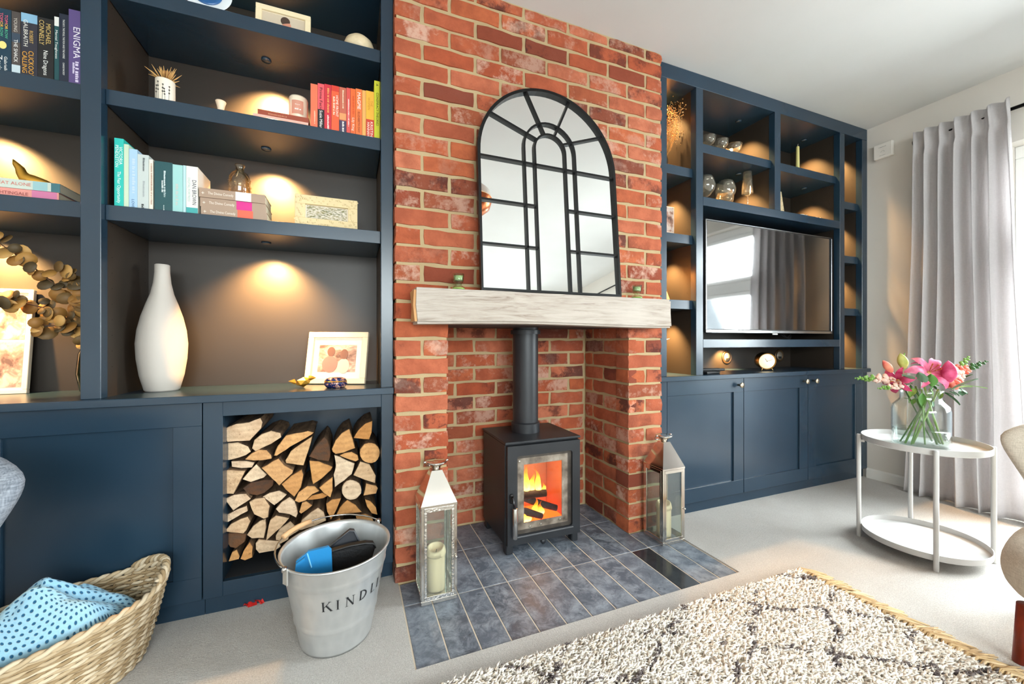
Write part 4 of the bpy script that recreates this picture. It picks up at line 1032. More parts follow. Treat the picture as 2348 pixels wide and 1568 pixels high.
# candle jar
cj = thing('candle_jar', 'cream glass candle jar with pink label standing on flat books', 'candle', (-.352, .150, Z2+.0385))
MB().lathe([(.0,0),(.030,0),(.033,.004),(.034,.090),(.032,.096),(.030,.094),(.030,.06),(0,.058)], 32).build('jar', plain((240,226,202), .3), cj, True)
lb = MB().grid(lambda u, v: (.0345*math.cos(-PI/2-.62+1.24*u), .0345*math.sin(-PI/2-.62+1.24*u), .022+.052*v), 10, 2); lb.build('label', plain((214,150,128), .6), cj, True)
put = MB(); put_text(put, '~', .005, (-.008,-.0352,.055), (1,0,0), (0,0,1), fit=.016); put_text(put, '~', .009, (-.009,-.0352,.036), (1,0,0), (0,0,1), fit=.018); put.build('lettering', plain((250,240,232), .5), cj)
# tiny eggcup vase
MBx = MB().lathe([(0,0),(.013,0),(.012,.008),(.010,.020),(.0125,.032),(.0165,.046),(.0155,.048),(.011,.034),(.0,.026)], 24)
tag(MBx.build('egg_cup', plain((234,208,180), .5), None, True), 'tiny pale ceramic cup alone in the middle of the upper shelf', 'cup'); bpy.data.objects['egg_cup'].location = (-.598, .11, Z2)
# pot with dried thistle
dp = thing('dried_flower_pot', 'white ceramic pot with grass drawing holding a dried thistle head', 'plant', (-.764, .125, Z2))
MB().lathe([(0,0),(.026,0),(.0275,.004),(.0275,.088),(.0262,.090),(.0245,.086),(.0245,.02),(0,.018)], 32).build('pot', plain((236,226,210), .45), dp, True)
mo_ = MB()
for a, h, s in ((-2.3,.055,.2),(-1.95,.068,-.1),(-1.55,.060,.15),(-1.25,.046,-.2),(-.9,.058,.1)):
    pr = [(.0279*math.cos(a+s*k/5*.5), .0279*math.sin(a+s*k/5*.5), .004+h*k/5) for k in range(6)]; mo_.tube(pr, .0005, 4)
    for k in (3,4,5): mo_.sph(pr[k], .0026, n=6, m=4)
mo_.build('grass_drawing', plain((60,56,54), .7), dp)
STRAW = plain((206,160,98), .8)
for k in range(46):
    a = random.uniform(0, 2*PI); e = random.uniform(.1, 1.3); L = random.uniform(.030, .060)
    p0 = Vector((.006*math.cos(a), .006*math.sin(a), .084)); dr = Vector((math.cos(a)*math.sin(e), math.sin(a)*math.sin(e), math.cos(e)))
    p1 = p0+dr*L*.6; p2 = p0+dr*L+Vector((0,0,-.008*math.sin(e)*random.uniform(-.6,1.4)))
    MB().tube([p0, p1, p2], [.0016,.0019,.0004], 5).build('dried_petal', STRAW, dp, True)
MB().sph((.006,-.004,.112), .013, n=14, m=8).build('seed_head', plain((150,104,60), .9, bump=(200, .8, .003)), dp, True)

# top shelf: photo frame, stone dome, plate
def m_photo(name, kind):
    t = NT(name); tc = t.N('ShaderNodeTexCoord'); v = tc.outputs['Generated']
    n = t.noise(v, 3.0, 3, .55, .4); n2 = t.noise(v, 14, 4, .6)
    if kind == 'tree': c = t.mix(t.ramp(n2, [(.42, (0,0,0,1)), (.56, (1,1,1,1))]), t.ramp(n, [(.3, srgb(84,96,60)), (.6, srgb(150,140,90)), (.8, srgb(206,190,160))]), srgb(232,222,206))
    elif kind == 'portrait': c = t.ramp(n, [(.34, srgb(96,70,62)), (.46, srgb(186,140,120)), (.58, srgb(226,204,190)), (.8, srgb(206,190,180))])
    else: c = t.ramp(n, [(.32, srgb(104,84,82)), (.47, srgb(160,134,128)), (.6, srgb(206,188,180)), (.78, srgb(226,214,206))])
    c = t.mix(t.math('MULTIPLY', n2, .18), c, srgb(80,66,62)); return t.set(c, .25, 0, .5)
PH_S, PH_T, PH_P = m_photo('sepia_photo', 's'), m_photo('tree_photo', 'tree'), m_photo('portrait_photo', 'portrait')
def photo_frame(label, loc, rotz, lean, w, h, bw, fcol, mat_=True, photos=None, th=.016, PM=None, rough=.5, blobs=()):
    t = thing('photo_frame', label, 'photo frame', loc, rotz); R = Matrix.Rotation(-lean, 4, 'X'); F = plain(fcol, rough)
    m = MB()
    for a, b, c, d in ((-w/2, w/2, 0, bw), (-w/2, w/2, h-bw, h), (-w/2, -w/2+bw, bw, h-bw), (w/2-bw, w/2, bw, h-bw)): m.rbox(a, b, -th/2, th/2, c, d, .0015)
    m.xf(R); fr = m.build('frame', F, t)
    MB().box(-w/2+bw, w/2-bw, .001, .004, bw, h-bw).xf(R).build('mount', plain((240,230,214), .8), t)
    MB().box(-w/2+.004, w/2-.004, .004, th/2+.001, .004, h-.004).xf(R).build('backing', plain((60,52,44), .8), t)
    for (a, b, c, d) in photos: MB().box(a, b, 0, .0012, c, d).xf(R).build('photo', PM or PH_S, t)
    for bx, bz, rx, rz, c in blobs:
        MB().lathe([(0, 0), (1, .0), (1, .0006), (0, .0008)], 20).xf(R @ Matrix.Translation((bx, -.0002, bz)) @ Matrix.Rotation(PI/2, 4, 'X') @ Matrix.Diagonal((rx, rz, 1, 1))).build('photo_print', plain(c, .35), t)
    return t
photo_frame('white framed photo of a dark-haired person on the top shelf', (-.400, .125, Z1), 0, .10, .186, .102, .020, (240,222,184), photos=[(-.072,.072,.024,.080)], PM=plain((206,190,168), .4), blobs=((.005,.058,.016,.018,(74,56,48)),(.010,.042,.015,.017,(206,140,116))))
sd = MB(); n = 40
sd.lathe([(0,0),(.040,0),(.056,.014),(.060,.034),(.052,.056),(.034,.072),(.012,.080),(0,.081)], 40)
tag(sd.build('stone_dome', plain((226,206,170), .4, bump=(60, .4, .004), var=.12), None, True), 'cream rounded stone ornament at the chimney end of the top shelf', 'ornament'); bpy.data.objects['stone_dome'].location = (-.128, .14, Z1)
dpz = thing('display_plate', 'blue and white patterned plate standing on the top shelf', 'plate', (-.640, .125, Z1))
R = Matrix.Translation((0, .0, .075)) @ Matrix.Rotation(PI/2-.16, 4, 'X')
MB().lathe([(0,.0),(.045,.0),(.052,.004),(.075,.010),(.0765,.012),(.074,.013),(.05,.007),(0,.004)], 40).xf(R).build('plate_body', plain((226,232,236), .2), dpz, True)
MB().lathe([(.030,.0062),(.046,.0082),(.046,.0088),(.030,.0068)], 40).xf(R).build('blue_band', plain((38,92,150), .25), dpz, True)
MB().lathe([(0,.005),(.022,.0055),(0,.0062)], 24).xf(R).build('blue_centre', plain((24,66,120), .25), dpz, True)

# teal run of books
g = 'green and blue books on the middle shelf'
TE = [(-.8870,-.8632,.229,(42,190,178),'tall turquoise book at the end of the green row',[('VICTORIA',.88,.013,(236,250,246),.52,.26),('PENDLETON',.90,.012,(236,250,246),.12,.32),('The Fear Opportunity',.52,.013,(240,252,250),.34,.46)],[]),
 (-.8625,-.8500,.213,(196,214,188),'slim pale green book beside the turquoise one',[],[]),
 (-.8492,-.8272,.200,(164,196,222),'light blue paperback with washed-out title',[('~',.84,.012,(190,208,230),.40,.58),('LOVE',.16,.010,(40,80,130),.34,.15)],[]),
 (-.8268,-.7972,.186,(190,198,196),'pale grey paperback with small dark author name',[('~',.94,.008,(90,96,98),.48,.24),('~',.52,.008,(160,166,168),.48,.3),('~',.10,.010,(60,64,66),.36,.10)],[]),
 (-.7962,-.7855,.173,(226,222,206),'slim white book against the dark teal volume',[('~',.92,.006,(176,140,124),.45,.8)],[]),
 (-.7815,-.7325,.171,(22,74,80),'very thick dark teal volume with tiny white title',[('~',.82,.008,(206,220,220),.52,.52),('~',.62,.007,(206,220,220),.40,.22),('~',.13,.004,(206,220,220),.5,.1)],[]),
 (-.7318,-.7035,.167,(152,200,198),'aqua paperback with sketched tree lines on spine',[('~',.60,.012,(186,190,186),.30,.42)],[]),
 (-.7025,-.6945,.168,(174,210,214),'very slim pale aqua book next to a white thriller',[],[]),
 (-.6935,-.6605,.168,(226,224,216),'white paperback with bold dark capitals ending the row',[('DAN BROWN',.72,.017,(44,44,72),.52,.52),('DIGITAL FORTRESS',.76,.010,(150,180,176),.14,.5)],[(0,.14,(60,160,160))])]
for a, b, h, c, lab, tx, bd in TE: book(a, b, Z3, h, .090, c, lab, tx, bd, .135, g)
g = 'matching taupe paperbacks stacked flat'
for k, (c, lab) in enumerate((((222,96,70), 'taupe paperback with orange spine band, lowest of the stack'), ((206,30,130), 'taupe paperback with magenta spine band, middle of the stack'), ((236,232,226), 'taupe paperback with white spine band, topmost of the stack'))):
    dx = (.004, 0, -.002)[k]
    flat_book(-.6545+dx, -.4535+dx, Z3+.0325*k, .032, .088+.004*(k % 2), .13, (164,138,118), lab, [('The Divine Comedy', .13, .013, (236,226,214), .36, .38), ('+', .03, .018, (236,226,214), .25, None)], [(.54, .78, c)], g)
# glass bottle
tb = thing('glass_bottle', 'embossed clear glass apothecary bottle on the taupe book stack', 'bottle', (-.548, .150, Z3+.0978))
AMB = thin_glass('clear_bottle_glass', (242,236,222), 2.2, .03)
MB().lathe([(0,0),(.033,0),(.035,.004),(.035,.060),(.034,.072),(.026,.088),(.0145,.096),(.0125,.112),(.0165,.116),(.0165,.120),(.012,.120),(.0105,.098),(.030,.066),(.032,.006),(0,.005)], 36).build('bottle_body', AMB, tb, True)
em = MB()
for k in range(70):
    a = random.uniform(0, 2*PI); z = random.uniform(.012, .066); em.sph((.0345*math.cos(a), .0345*math.sin(a), z), random.uniform(.002,.0042), n=6, m=4)
em.build('embossing', AMB, tb, True, kind='stuff')
# carved cream frame
cf = photo_frame('cream carved frame with a garden tree photo on the middle shelf', (-.248, .118, Z3), 0, .10, .226, .128, .036, (226,204,158), photos=[(-.073,.073,.040,.090)], th=.02, PM=PH_T, rough=.6)
rl = MB()
for k in range(90):
    e = k/90; per = 2*(.226+.128)*e
    if per < .226: x, z = -.113+per, .008+.022*random.random()
    elif per < .354: x, z = .113-.006-.024*random.random(), per-.226
    elif per < .580: x, z = .113-(per-.354), .128-.006-.024*random.random()
    else: x, z = -.113+.006+.024*random.random(), .128-(per-.580)
    rl.sph((x, -.0105, min(max(z, .006), .122)), random.uniform(.0025,.0045), sy=.5, n=6, m=4)
rl.xf(Matrix.Rotation(-.10, 4, 'X')); rl.build('carving', plain((226,204,158), .6), cf, True, kind='stuff')

# worktop: tall ribbed vase, frame, bird, box
v_ = thing('ribbed_vase', 'tall white ribbed bottle vase standing on the left worktop', 'vase', (-.812, .238, CT))
VP = [(0,0),(.046,0),(.052,.006),(.064,.06),(.072,.12),(.0745,.175),(.070,.225),(.060,.275),(.047,.32),(.034,.36),(.026,.40),(.0225,.44),(.0225,.468),(.0200,.470),(.018,.466),(.018,.40)]
nn = 120; vs_ = []
for r, z in VP:
    for j in range(nn):
        rr = r*(1+(.014 if j % 2 else -.010)*(.02 < z < .466)); q = 2*PI*j/nn+.10*math.sin(z*9+j*.05); vs_.append((rr*math.cos(q), rr*math.sin(q), z))
MB().add(vs_, [(i*nn+j, i*nn+(j+1) % nn, (i+1)*nn+(j+1) % nn, (i+1)*nn+j) for i in range(len(VP)-1) for j in range(nn)]).build('vase_body', plain((198,190,182), .6), v_, auto=60)
photo_frame('white framed sepia couple photo leaning on the left worktop', (-.224, .238, CT+.002), math.radians(-23.5), .20, .262, .226, .024, (246,226,196), photos=[(-.082,.082,.052,.170)], blobs=((-.028,.140,.017,.021,(110,82,78)),(-.030,.085,.034,.036,(150,112,112)),(.030,.128,.017,.023,(116,86,80)),(.030,.078,.026,.032,(206,184,176))))
bd_ = thing('bird_figurine', 'small faceted gold bird figurine beside the sepia couple photo', 'figurine', (-.337, .160, CT+.001))
bm = bmesh.new(); bmesh.ops.create_icosphere(bm, subdivisions=1, radius=1)
for v in bm.verts: v.co = (v.co.x*.030+.002, v.co.y*.020, v.co.z*.020+.020+(.006 if v.co.x > .3 else 0))
MB().bm(bm).build('body', GOLD, bd_)
MB().add([(-.022,-.010,.018),(-.022,.010,.018),(-.052,0,.026),(-.030,0,.034),(-.030,0,.012)], [(0,2,3),(1,3,2),(0,4,2),(1,2,4),(0,3,4),(1,4,3)]).build('tail', GOLD, bd_)
MB().add([(.020,-.010,.034),(.020,.010,.034),(.034,0,.044),(.020,0,.046),(.048,0,.036),(.024,0,.024)], [(0,2,3),(1,3,2),(0,5,4),(0,4,2),(1,4,5),(1,2,4),(0,3,1),(0,1,5)]).build('head', GOLD, bd_)
tb2 = thing('trinket_box', 'oval navy and gold painted trinket box in front of the couple photo', 'box', (-.216, .112, CT))
def m_floral():
    t = NT('floral_enamel'); v = t.coord('Object'); n = t.noise(v, 90, 3, .6); c = t.ramp(n, [(.42, srgb(26,36,84)), (.52, srgb(196,132,110)), (.6, srgb(230,196,170)), (.66, srgb(30,44,96))], 'CONSTANT'); return t.set(c, .15, 0, .6)
MB().lathe([(0,0),(.030,0),(.036,.003),(.043,.014),(.042,.022),(.040,.024),(0,.024)], 36, sy=.8).build('base', m_floral(), tb2, True)
MB().lathe([(.0415,.024),(.0425,.0255),(.0415,.027)], 36, sy=.8).build('gold_rim', GOLD, tb2, True); MB().lathe([(.041,.027),(.036,.036),(.022,.041),(0,.042)], 36, sy=.8).build('lid', m_floral(), tb2, True)

# far left bay: collage frame and eucalyptus
photo_frame('white collage frame with black and white child photos behind eucalyptus', (-1.345, .322, CT), 0, .10, .25, .372, .014, (246,232,208), photos=[(-.105,-.004,.270,.352),(.004,.105,.192,.352),(.004,.105,.024,.182),(-.105,-.004,.024,.182),(-.105,-.004,.190,.262)], PM=m_photo('mono_photo', 'p2'))
ev = thing('eucalyptus_vase', 'green glass vase of dried eucalyptus branches beside the collage frame', 'plant', (-1.008, .255, CT))
MB().lathe([(0,0),(.034,0),(.040,.01),(.050,.07),(.044,.14),(.030,.175),(.028,.20),(.026,.20),(.040,.13),(.046,.07),(.034,.008),(0,.006)], 32).build('vase', thin_glass('bottle_green_glass', (120,150,90), 2.0), ev, True)
EUC = [plain(c, .6) for c in ((150,104,46), (112,84,44), (176,128,62), (84,68,42), (196,150,84))]
TWIG = plain((92,62,40), .8)
def leafdisc(p, nrm, r):
    nrm = Vector(nrm).normalized(); a = nrm.orthogonal().normalized(); b = nrm.cross(a); m = MB(); n = 12
    v = [Vector(p)-nrm*r*.12] + [Vector(p)+(a*math.cos(2*PI*k/n)+b*math.sin(2*PI*k/n)*.88)*r for k in range(n)]
    v += [x+nrm*.0008 for x in v]
    m.add(v, [(0, 1+(k+1) % n, 1+k) for k in range(n)] + [(n+1, n+2+k, n+2+(k+1) % n) for k in range(n)] + [(1+k, 1+(k+1) % n, n+2+(k+1) % n, n+2+k) for k in range(n)]); return m
for si, path in enumerate(([(0,0,.15),(-.02,-.02,.25),(-.07,-.04,.36),(-.14,-.06,.44),(-.22,-.07,.515)], [(0,0,.15),(-.03,-.03,.24),(-.09,-.05,.29),(-.16,-.06,.315),(-.24,-.07,.32)], [(0,0,.15),(0,-.02,.27),(-.02,-.03,.36),(-.06,-.05,.42)], [(0,0,.15),(-.02,-.04,.20),(-.06,-.07,.235),(-.11,-.08,.24)], [(0,0,.15),(-.01,-.02,.28),(-.02,-.03,.40)])):
    P_ = [Vector(p) for p in path]; MB().tube(P_, [.0022]*(len(P_)-1)+[.001], 6).build('twig', TWIG, ev, True)
    tot = len(P_)-1
    for k in range(13 if tot == 4 else 8):
        f = .8+(tot-.8)*k/(12 if tot == 4 else 7); i = min(int(f), tot-1); p = P_[i].lerp(P_[i+1], f-i)
        for s in (-1, 1):
            off = Vector((random.uniform(-.016,.016), random.uniform(-.028,.012), s*random.uniform(.006,.026)))
            leafdisc(p+off, (random.uniform(-.6,.6), -1, random.uniform(-.5,.8)), random.uniform(.013,.027)).build('leaf', random.choice(EUC), ev, True)

# ================================================================== THINGS ON THE RIGHT UNIT
CRY = thin_glass('cut_crystal', (250,246,238), 2.2, .04, .045, (240,232,214))  # pale diffuse haze mixed in as painted brightness for the dark glasses
g = 'crystal coupe glasses on the top shelf'
for k, (x, y) in enumerate(((1.745, .26), (1.815, .145), (1.925, .150), (2.045, .155))):
    t = thing('coupe_glass', 'cut crystal champagne coupe, %s' % ('half hidden behind the upright nearest the chimney', 'first of the front row counted from the chimney', 'middle one of the three in the front row', 'last of the front row, next to the dark gap')[k], 'glass', (x, y, 2.0895), 0, g)
    MB().lathe([(0,0),(.030,.001),(.030,.003),(.006,.006),(.004,.014),(.005,.034),(.020,.044),(.040,.064),(.048,.092),(.0465,.092),(.038,.066),(.018,.048),(0,.044)], 30).build('bowl', CRY, t, True)
    cut = MB()
    for j in range(15):
        a = 2*PI*j/15; cut.tube([(.020*math.cos(a), .020*math.sin(a), .0445), (.0405*math.cos(a+.2), .0405*math.sin(a+.2), .0645), (.0455*math.cos(a+.3), .0455*math.sin(a+.3), .078)], .0013, 4)
    cut.build('cut_pattern', CRY, t, True, kind='stuff')
g = 'balloon glasses on the shelf over the television'
for x, y, s, lb_ in ((1.800, .150, 1.0, 'standing closest to the chimney'), (1.975, .155, 1.0, 'standing between its twin and the champagne flute'), (2.065, .235, .9, 'smaller, standing at the back beside the champagne flute')):
    t = thing('balloon_glass', 'round clear balloon glass %s' % lb_, 'glass', (x, y, 1.7765), 0, g)
    MB().lathe([(0,0),(.034*s,.001),(.034*s,.003),(.006,.006),(.0045,.03),(.006,.045*s),(.030*s,.058*s),(.054*s,.090*s),(.058*s,.118*s),(.050*s,.150*s),(.042*s,.168*s),(.0405*s,.168*s),(.056*s,.118*s),(.052*s,.092*s),(.028*s,.062*s),(0,.052*s)], 32).build('bowl', CRY, t, True)
t = thing('champagne_flute', 'tall tapered champagne flute with a slim stem over the television', 'glass', (2.140, .135, 1.7765))
MB().lathe([(0,0),(.032,.001),(.032,.003),(.005,.006),(.0042,.02),(.0042,.095),(.016,.104),(.033,.112),(.0325,.118),(.0235,.245),(.0222,.245),(.031,.118),(0,.110)], 28).build('bowl', CRY, t, True)
t = thing('taper_candle', 'pale yellow taper candle on the shelf between two uprights', 'candle', (2.640, .150, 2.0895))
MB().lathe([(0,0),(.024,0),(.024,.004),(.012,.008),(.012,.024),(.010,.026),(0,.026)], 20).build('holder', plain((150,120,70), .3, 1.0), t, True)
MB().lathe([(.0108,.024),(.0112,.03),(.0098,.185),(.006,.192),(0,.194)], 16).build('wax', plain((226,214,140), .5), t, True); MB().tube([(0,0,.192),(.002,0,.203),(.006,0,.208)], .0011, 5).build('wick', plain((220,210,190), .9), t)
f2 = photo_frame('ornate cream frame with a dark mirror-like picture over the television', (2.440, .150, 1.777), math.radians(8), .13, .165, .192, .040, (222,200,160), photos=[(-.04,.04,.045,.147)], PM=plain((70,60,54), .3))
rl = MB()
for k in range(60): rl.sph((random.choice((-1,1))*random.uniform(.048,.078) if k % 2 else random.uniform(-.08,.08), -.009, random.uniform(.006,.186) if k % 2 else random.choice((random.uniform(.006,.032), random.uniform(.160,.186)))), random.uniform(.003,.005), sy=.5, n=6, m=4)
rl.xf(Matrix.Rotation(-.13, 4, 'X')); rl.build('carving', plain((222,200,160), .6), f2, True, kind='stuff')
SHELL = plain((232,222,206), .5, bump=(120, .5, .003))
for x, lab, s in ((2.592, 'white knobbly sea shell next to the ornate cream frame', 1.0), (2.735, 'flat white scallop shell lying over the television', .9)):
    t = MB()
    def sh(u, v): a = 2*PI*u; r = .046*s*math.sin(PI*v)**.7*(1+.10*math.cos(7*a)); return (r*math.cos(a), r*.7*math.sin(a), .001+.034*s*(1-abs(math.cos(PI*v)))*v*(1+.2*math.sin(5*a)))
    t.grid(sh, 36, 10, True); o = t.build('sea_shell', SHELL, None, True); o.location = (x, .105, 1.7765); tag(o, lab, 'shell')
# dried grass bunch
db = thing('dried_bouquet', 'bunch of dried golden gypsophila leaning in the top narrow cubby', 'dried flowers', (1.50, .17, 1.933))
DG = [plain(c, .85) for c in ((222,178,110), (206,156,86), (236,204,146), (180,130,70))]
MB().lathe([(0,0),(.026,0),(.030,.01),(.028,.07),(.020,.10),(.022,.11),(.019,.11),(.024,.07),(.024,.012),(0,.01)], 20).build('jar', plain((70,56,46), .4), db, True)
heads = [MB() for _ in DG]
for k in range(34):
    a = random.uniform(0, 2*PI); sp = random.uniform(.01, .085); top = Vector((.03+sp*math.cos(a)*.9, -.02+sp*math.sin(a)*.7, random.uniform(.20, .375)))
    p0 = Vector((0,0,.06)); mid = p0.lerp(top, .5)+Vector((.008,0,-.01)); MB().tube([p0, mid, top], .0009, 4, False).build('stem', DG[3], db)
    for q in range(24):
        c = top+Vector((random.gauss(0,.014), random.gauss(0,.012), random.gauss(-.006,.022))); heads[random.randrange(4)].sph(c, random.uniform(.0016,.0034), n=5, m=3)
for h_, m_ in zip(heads, DG): h_.build('flower_heads', m_, db, False, kind='stuff')
# pictures in the narrow cubbies
t = thing('canvas_print', 'small canvas print in pink tones in the narrow cubby beside the chimney', 'picture', (1.492, .135, 1.559))
MB().rbox(-.065, .058, 0, .025, 0, .168, .002).build('canvas', plain((232,206,186), .7), t); MB().box(-.062, .050, -.0006, 0, .028, .165).build('print', PH_P, t)
t = thing('leaning_board', 'thin pale wooden board leaning in the cubby level with the mantel', 'board', (1.515, .19, 1.194))
MB().rbox(-.085, .055, -.004, .004, 0, .205, .002).xf(Matrix.Rotation(math.radians(-14), 4, 'Y') @ Matrix.Rotation(-.22, 4, 'X')).build('board', m_wood('pale_board', (214,160,104), (230,184,132)), t)
t = thing('branch_ornament', 'small white branching coral ornament in the cubby under the mantel end', 'ornament', (1.462, .13, RT))
MB().lathe([(0,0),(.022,0),(.020,.01),(.006,.018),(.005,.20)], 14).build('stand', plain((120,98,70), .4, .8), t, True)
for z, dx in ((.20,.045),(.185,-.03),(.225,.02)): MB().tube([(0,0,z-.02),(dx*.5,-.005,z),(dx,-.005,z+.004)], [.003,.003,.0015], 6).build('branch', SHELL, t, True)
o = MB().lathe([(0,0),(.020,.002),(.026,.012),(.018,.022),(0,.026)], 18, sy=.7).build('pebble', SHELL, None, True); o.location = (3.005, .10, 1.9325); tag(o, 'white pebble on the topmost shelf of the cubbies next to the wall', 'ornament')
o = MB().lathe([(0,0),(.018,.002),(.024,.010),(.016,.020),(0,.022)], 18, sy=.7).build('pebble', SHELL, None, True); o.location = (2.995, .085, RT+.0005); tag(o, 'white pebble on the worktop in the cubby next to the wall', 'ornament')

# ---- television
tv = thing('television', 'flat screen television switched off, mounted in the blue unit', 'television', (2.303, .09, 1.014))
TX0, TX1, TZ0, TZ1 = 1.727, 2.882, 1.016, 1.668
def m_screen():
    t = NT('tv_screen'); return t.set(srgb(10,11,13), .045, 0, 1.6)
SCREEN = m_screen(); SCREEN.node_tree.nodes['Principled BSDF'].inputs['IOR'].default_value = 2.0
MB().rbox(TX0, TX1, .080, .118, TZ0, TZ1, .004).build('casing', plain((16,16,18), .4), tv, world=True)
MB().box(TX0+.010, TX1-.010, .0785, .0802, TZ0+.020, TZ1-.010).build('screen', SCREEN, tv, world=True)
MB().rbox(TX0, TX1, .074, .0805, TZ0-.002, TZ0+.016, .002).build('bottom_trim', plain((196,198,200), .25, 1.0), tv, world=True)
MB().rbox(TX0, TX1, .076, .0805, TZ1-.006, TZ1, .0015).rbox(TX0, TX0+.007, .076, .0805, TZ0+.016, TZ1-.006, .0015).rbox(TX1-.007, TX1, .076, .0805, TZ0+.016, TZ1-.006, .0015).build('bezel', plain((150,152,156), .25, 1.0), tv, world=True)
MB().rbox(2.285, 2.330, .072, .080, TZ0-.012, TZ0-.002, .002).build('logo_tab', plain((214,214,212), .3, .6), tv, world=True)
MB().rbox(2.10, 2.50, .118, .16, 1.15, 1.50, .006).rbox(2.18, 2.42, .16, BY-.001, 1.2, 1.45, .004).build('wall_mount', STEEL, tv, world=True)
for dx, dz in ((0, 0), (.03, -.006)):
    MB().tube([(2.50+dx, .20, 1.10), (2.51+dx, .19, 1.02), (2.55+dx, .185, .995+dz), (2.60+dx, .19, .992+dz), (2.65, .20, 1.02), (2.66, .21, 1.08)], .003, 6).build('cable', plain((22,22,24), .6), tv, True, True)
# ---- clock
ck = thing('table_clock', 'round brass drum clock with glowing cream face on the worktop', 'clock', (2.330, .150, RT), math.radians(-32))
RX = Matrix.Translation((0, 0, .062)) @ Matrix.Rotation(PI/2+.10, 4, 'X')
MB().lathe([(.0,-.055),(.040,-.055),(.052,-.045),(.054,-.02),(.054,.012),(.052,.018),(.050,.014),(.048,.012),(0,.012)], 40).xf(RX).build('case', plain((170,128,72), .3, 1.0), ck, auto=40)
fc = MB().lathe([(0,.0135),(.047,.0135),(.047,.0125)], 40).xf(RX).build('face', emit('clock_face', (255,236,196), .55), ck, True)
for a, L in ((.6,.022),(-1.2,.034)): MB().box(-.0012, .0012, 0, L, .0142, .0148).xf(RX @ Matrix.Rotation(a, 4, 'Z')).build('clock_hand', plain((60,46,34), .5), fc)
MB().lathe([(0,.0145),(.003,.0145),(.003,.0155),(0,.016)], 12).xf(RX).build('hub', plain((60,46,34), .5), fc)
for s in (-1, 1): MB().tube([(s*.026, -.012, .018), (s*.034, -.018, .001)], [.004,.003], 8).build('foot', plain((190,160,110), .3, 1.0), ck, True)
# ---- remotes
for k, (x, y, a, lab) in enumerate(((1.790, .098, .25, 'black remote control lying lowest at the corner of the worktop'), (1.800, .100, -.18, 'black remote control lying across another remote on the worktop'))):
    t = thing('remote_control', lab, 'remote', (x, y, RT+.0005+.0155*k), a); MB().rbox(-.075, .075, -.019, .019, 0, .015, .005, 2).build('body', plain((22,22,24), .4), t)
    bt = MB()
    for i in range(9):
        for j in range(3): bt.rbox(-.055+.012*i, -.049+.012*i, -.011+.008*j, -.006+.008*j, .0148, .0162, .0006)
    bt.build('buttons', plain((70,70,74), .5), t, kind='stuff')
# ---- wall alarm box
s = thing('wall_sensor', 'white thermostat box on the wall above the curtain pole end', 'sensor', (3.219, -.056, 2.262))
MB().rbox(-.028, 0, -.052, .052, -.049, .049, .005, 2).build('case', plain((236,232,226), .4), s)
lt = MB(); put_text(lt, '~', .006, (-.0288, .022, .022), (0,-1,0), (0,0,1), fit=.040); put_text(lt, '~', .004, (-.0288, .018, -.034), (0,-1,0), (0,0,1), fit=.032)
lt.tube([(-.0285, .010*math.cos(PI*i/10), -.012+.010*math.sin(PI*i/10)) for i in range(11)], .0007, 4); lt.build('print', plain((150,148,144), .6), s)

# ================================================================== TABLE, FLOWERS, CURTAINS, CHAIRS, RUG, BASKET
# ---- round white tray table
TCX, TCY, TR = 2.288, -.628, .213
tt = thing('tray_table', 'round white metal two-tier tray table holding the lily vase', 'table', (TCX, TCY, CZ))
def tray(z, nm): MB().lathe([(0,z),(TR-.006,z),(TR-.002,z+.002),(TR,z+.004),(TR+.001,z+.028),(TR-.0015,z+.0285),(TR-.004,z+.006),(TR-.008,z+.004),(0,z+.004)], 72).build(nm, WHITEMETAL, tt, auto=40)
tray(.478, 'top_tray'); tray(.036, 'lower_tray')
for px, py in ((2.168,-.452), (2.108,-.744), (2.415,-.801), (2.470,-.510)):
    d = Vector((px-TCX, py-TCY, 0)).normalized()*(TR+.010)
    MB().lathe([(.0085,0),(.009,.002),(.009,.498),(.008,.502),(0,.503)], 16, (d.x, d.y, 0)).build('leg', WHITEMETAL, tt, True)
    b = MB().rbox(-.022, .0, -.003, .003, .464, .476, .001).xf(Matrix.Translation((d.x, d.y, 0)) @ Matrix.Rotation(math.atan2(d.y, d.x), 4, 'Z')); b.build('bracket', WHITEMETAL, tt)
# ---- glass vase with water
VX, VY, VZ = 2.245, -.640, CZ+.4822
gv = thing('glass_vase', 'clear glass shouldered jar vase half filled with water on tray table', 'vase', (VX, VY, VZ))
VG = thin_glass('vase_glass', (252,254,253), 1.5, .01)
MB().lathe([(0,0),(.076,0),(.083,.003),(.085,.010),(.085,.130),(.081,.146),(.066,.162),(.060,.170),(.060,.186),(.064,.203),(.0625,.204),(.058,.187),(.058,.169),(.064,.160),(.0785,.145),(.0825,.130),(.0825,.012),(.078,.008),(0,.007)], 56).xf(Matrix.Diagonal((1.15,1.15,1.27,1))).build('jar', VG, gv, True)
MB().lathe([(0,.0085),(.080,.0085),(.0818,.014),(.0818,.064),(0,.064)], 48).xf(Matrix.Diagonal((1.15,1.15,1.2,1))).build('water', thin_glass('water', (244,249,248), 1.0, .0), gv, True)
# ---- bouquet
bq = thing('flower_bouquet', 'bouquet of pink lilies, coral snapdragons and eucalyptus in glass vase', 'flowers', (VX, VY, VZ+.010))
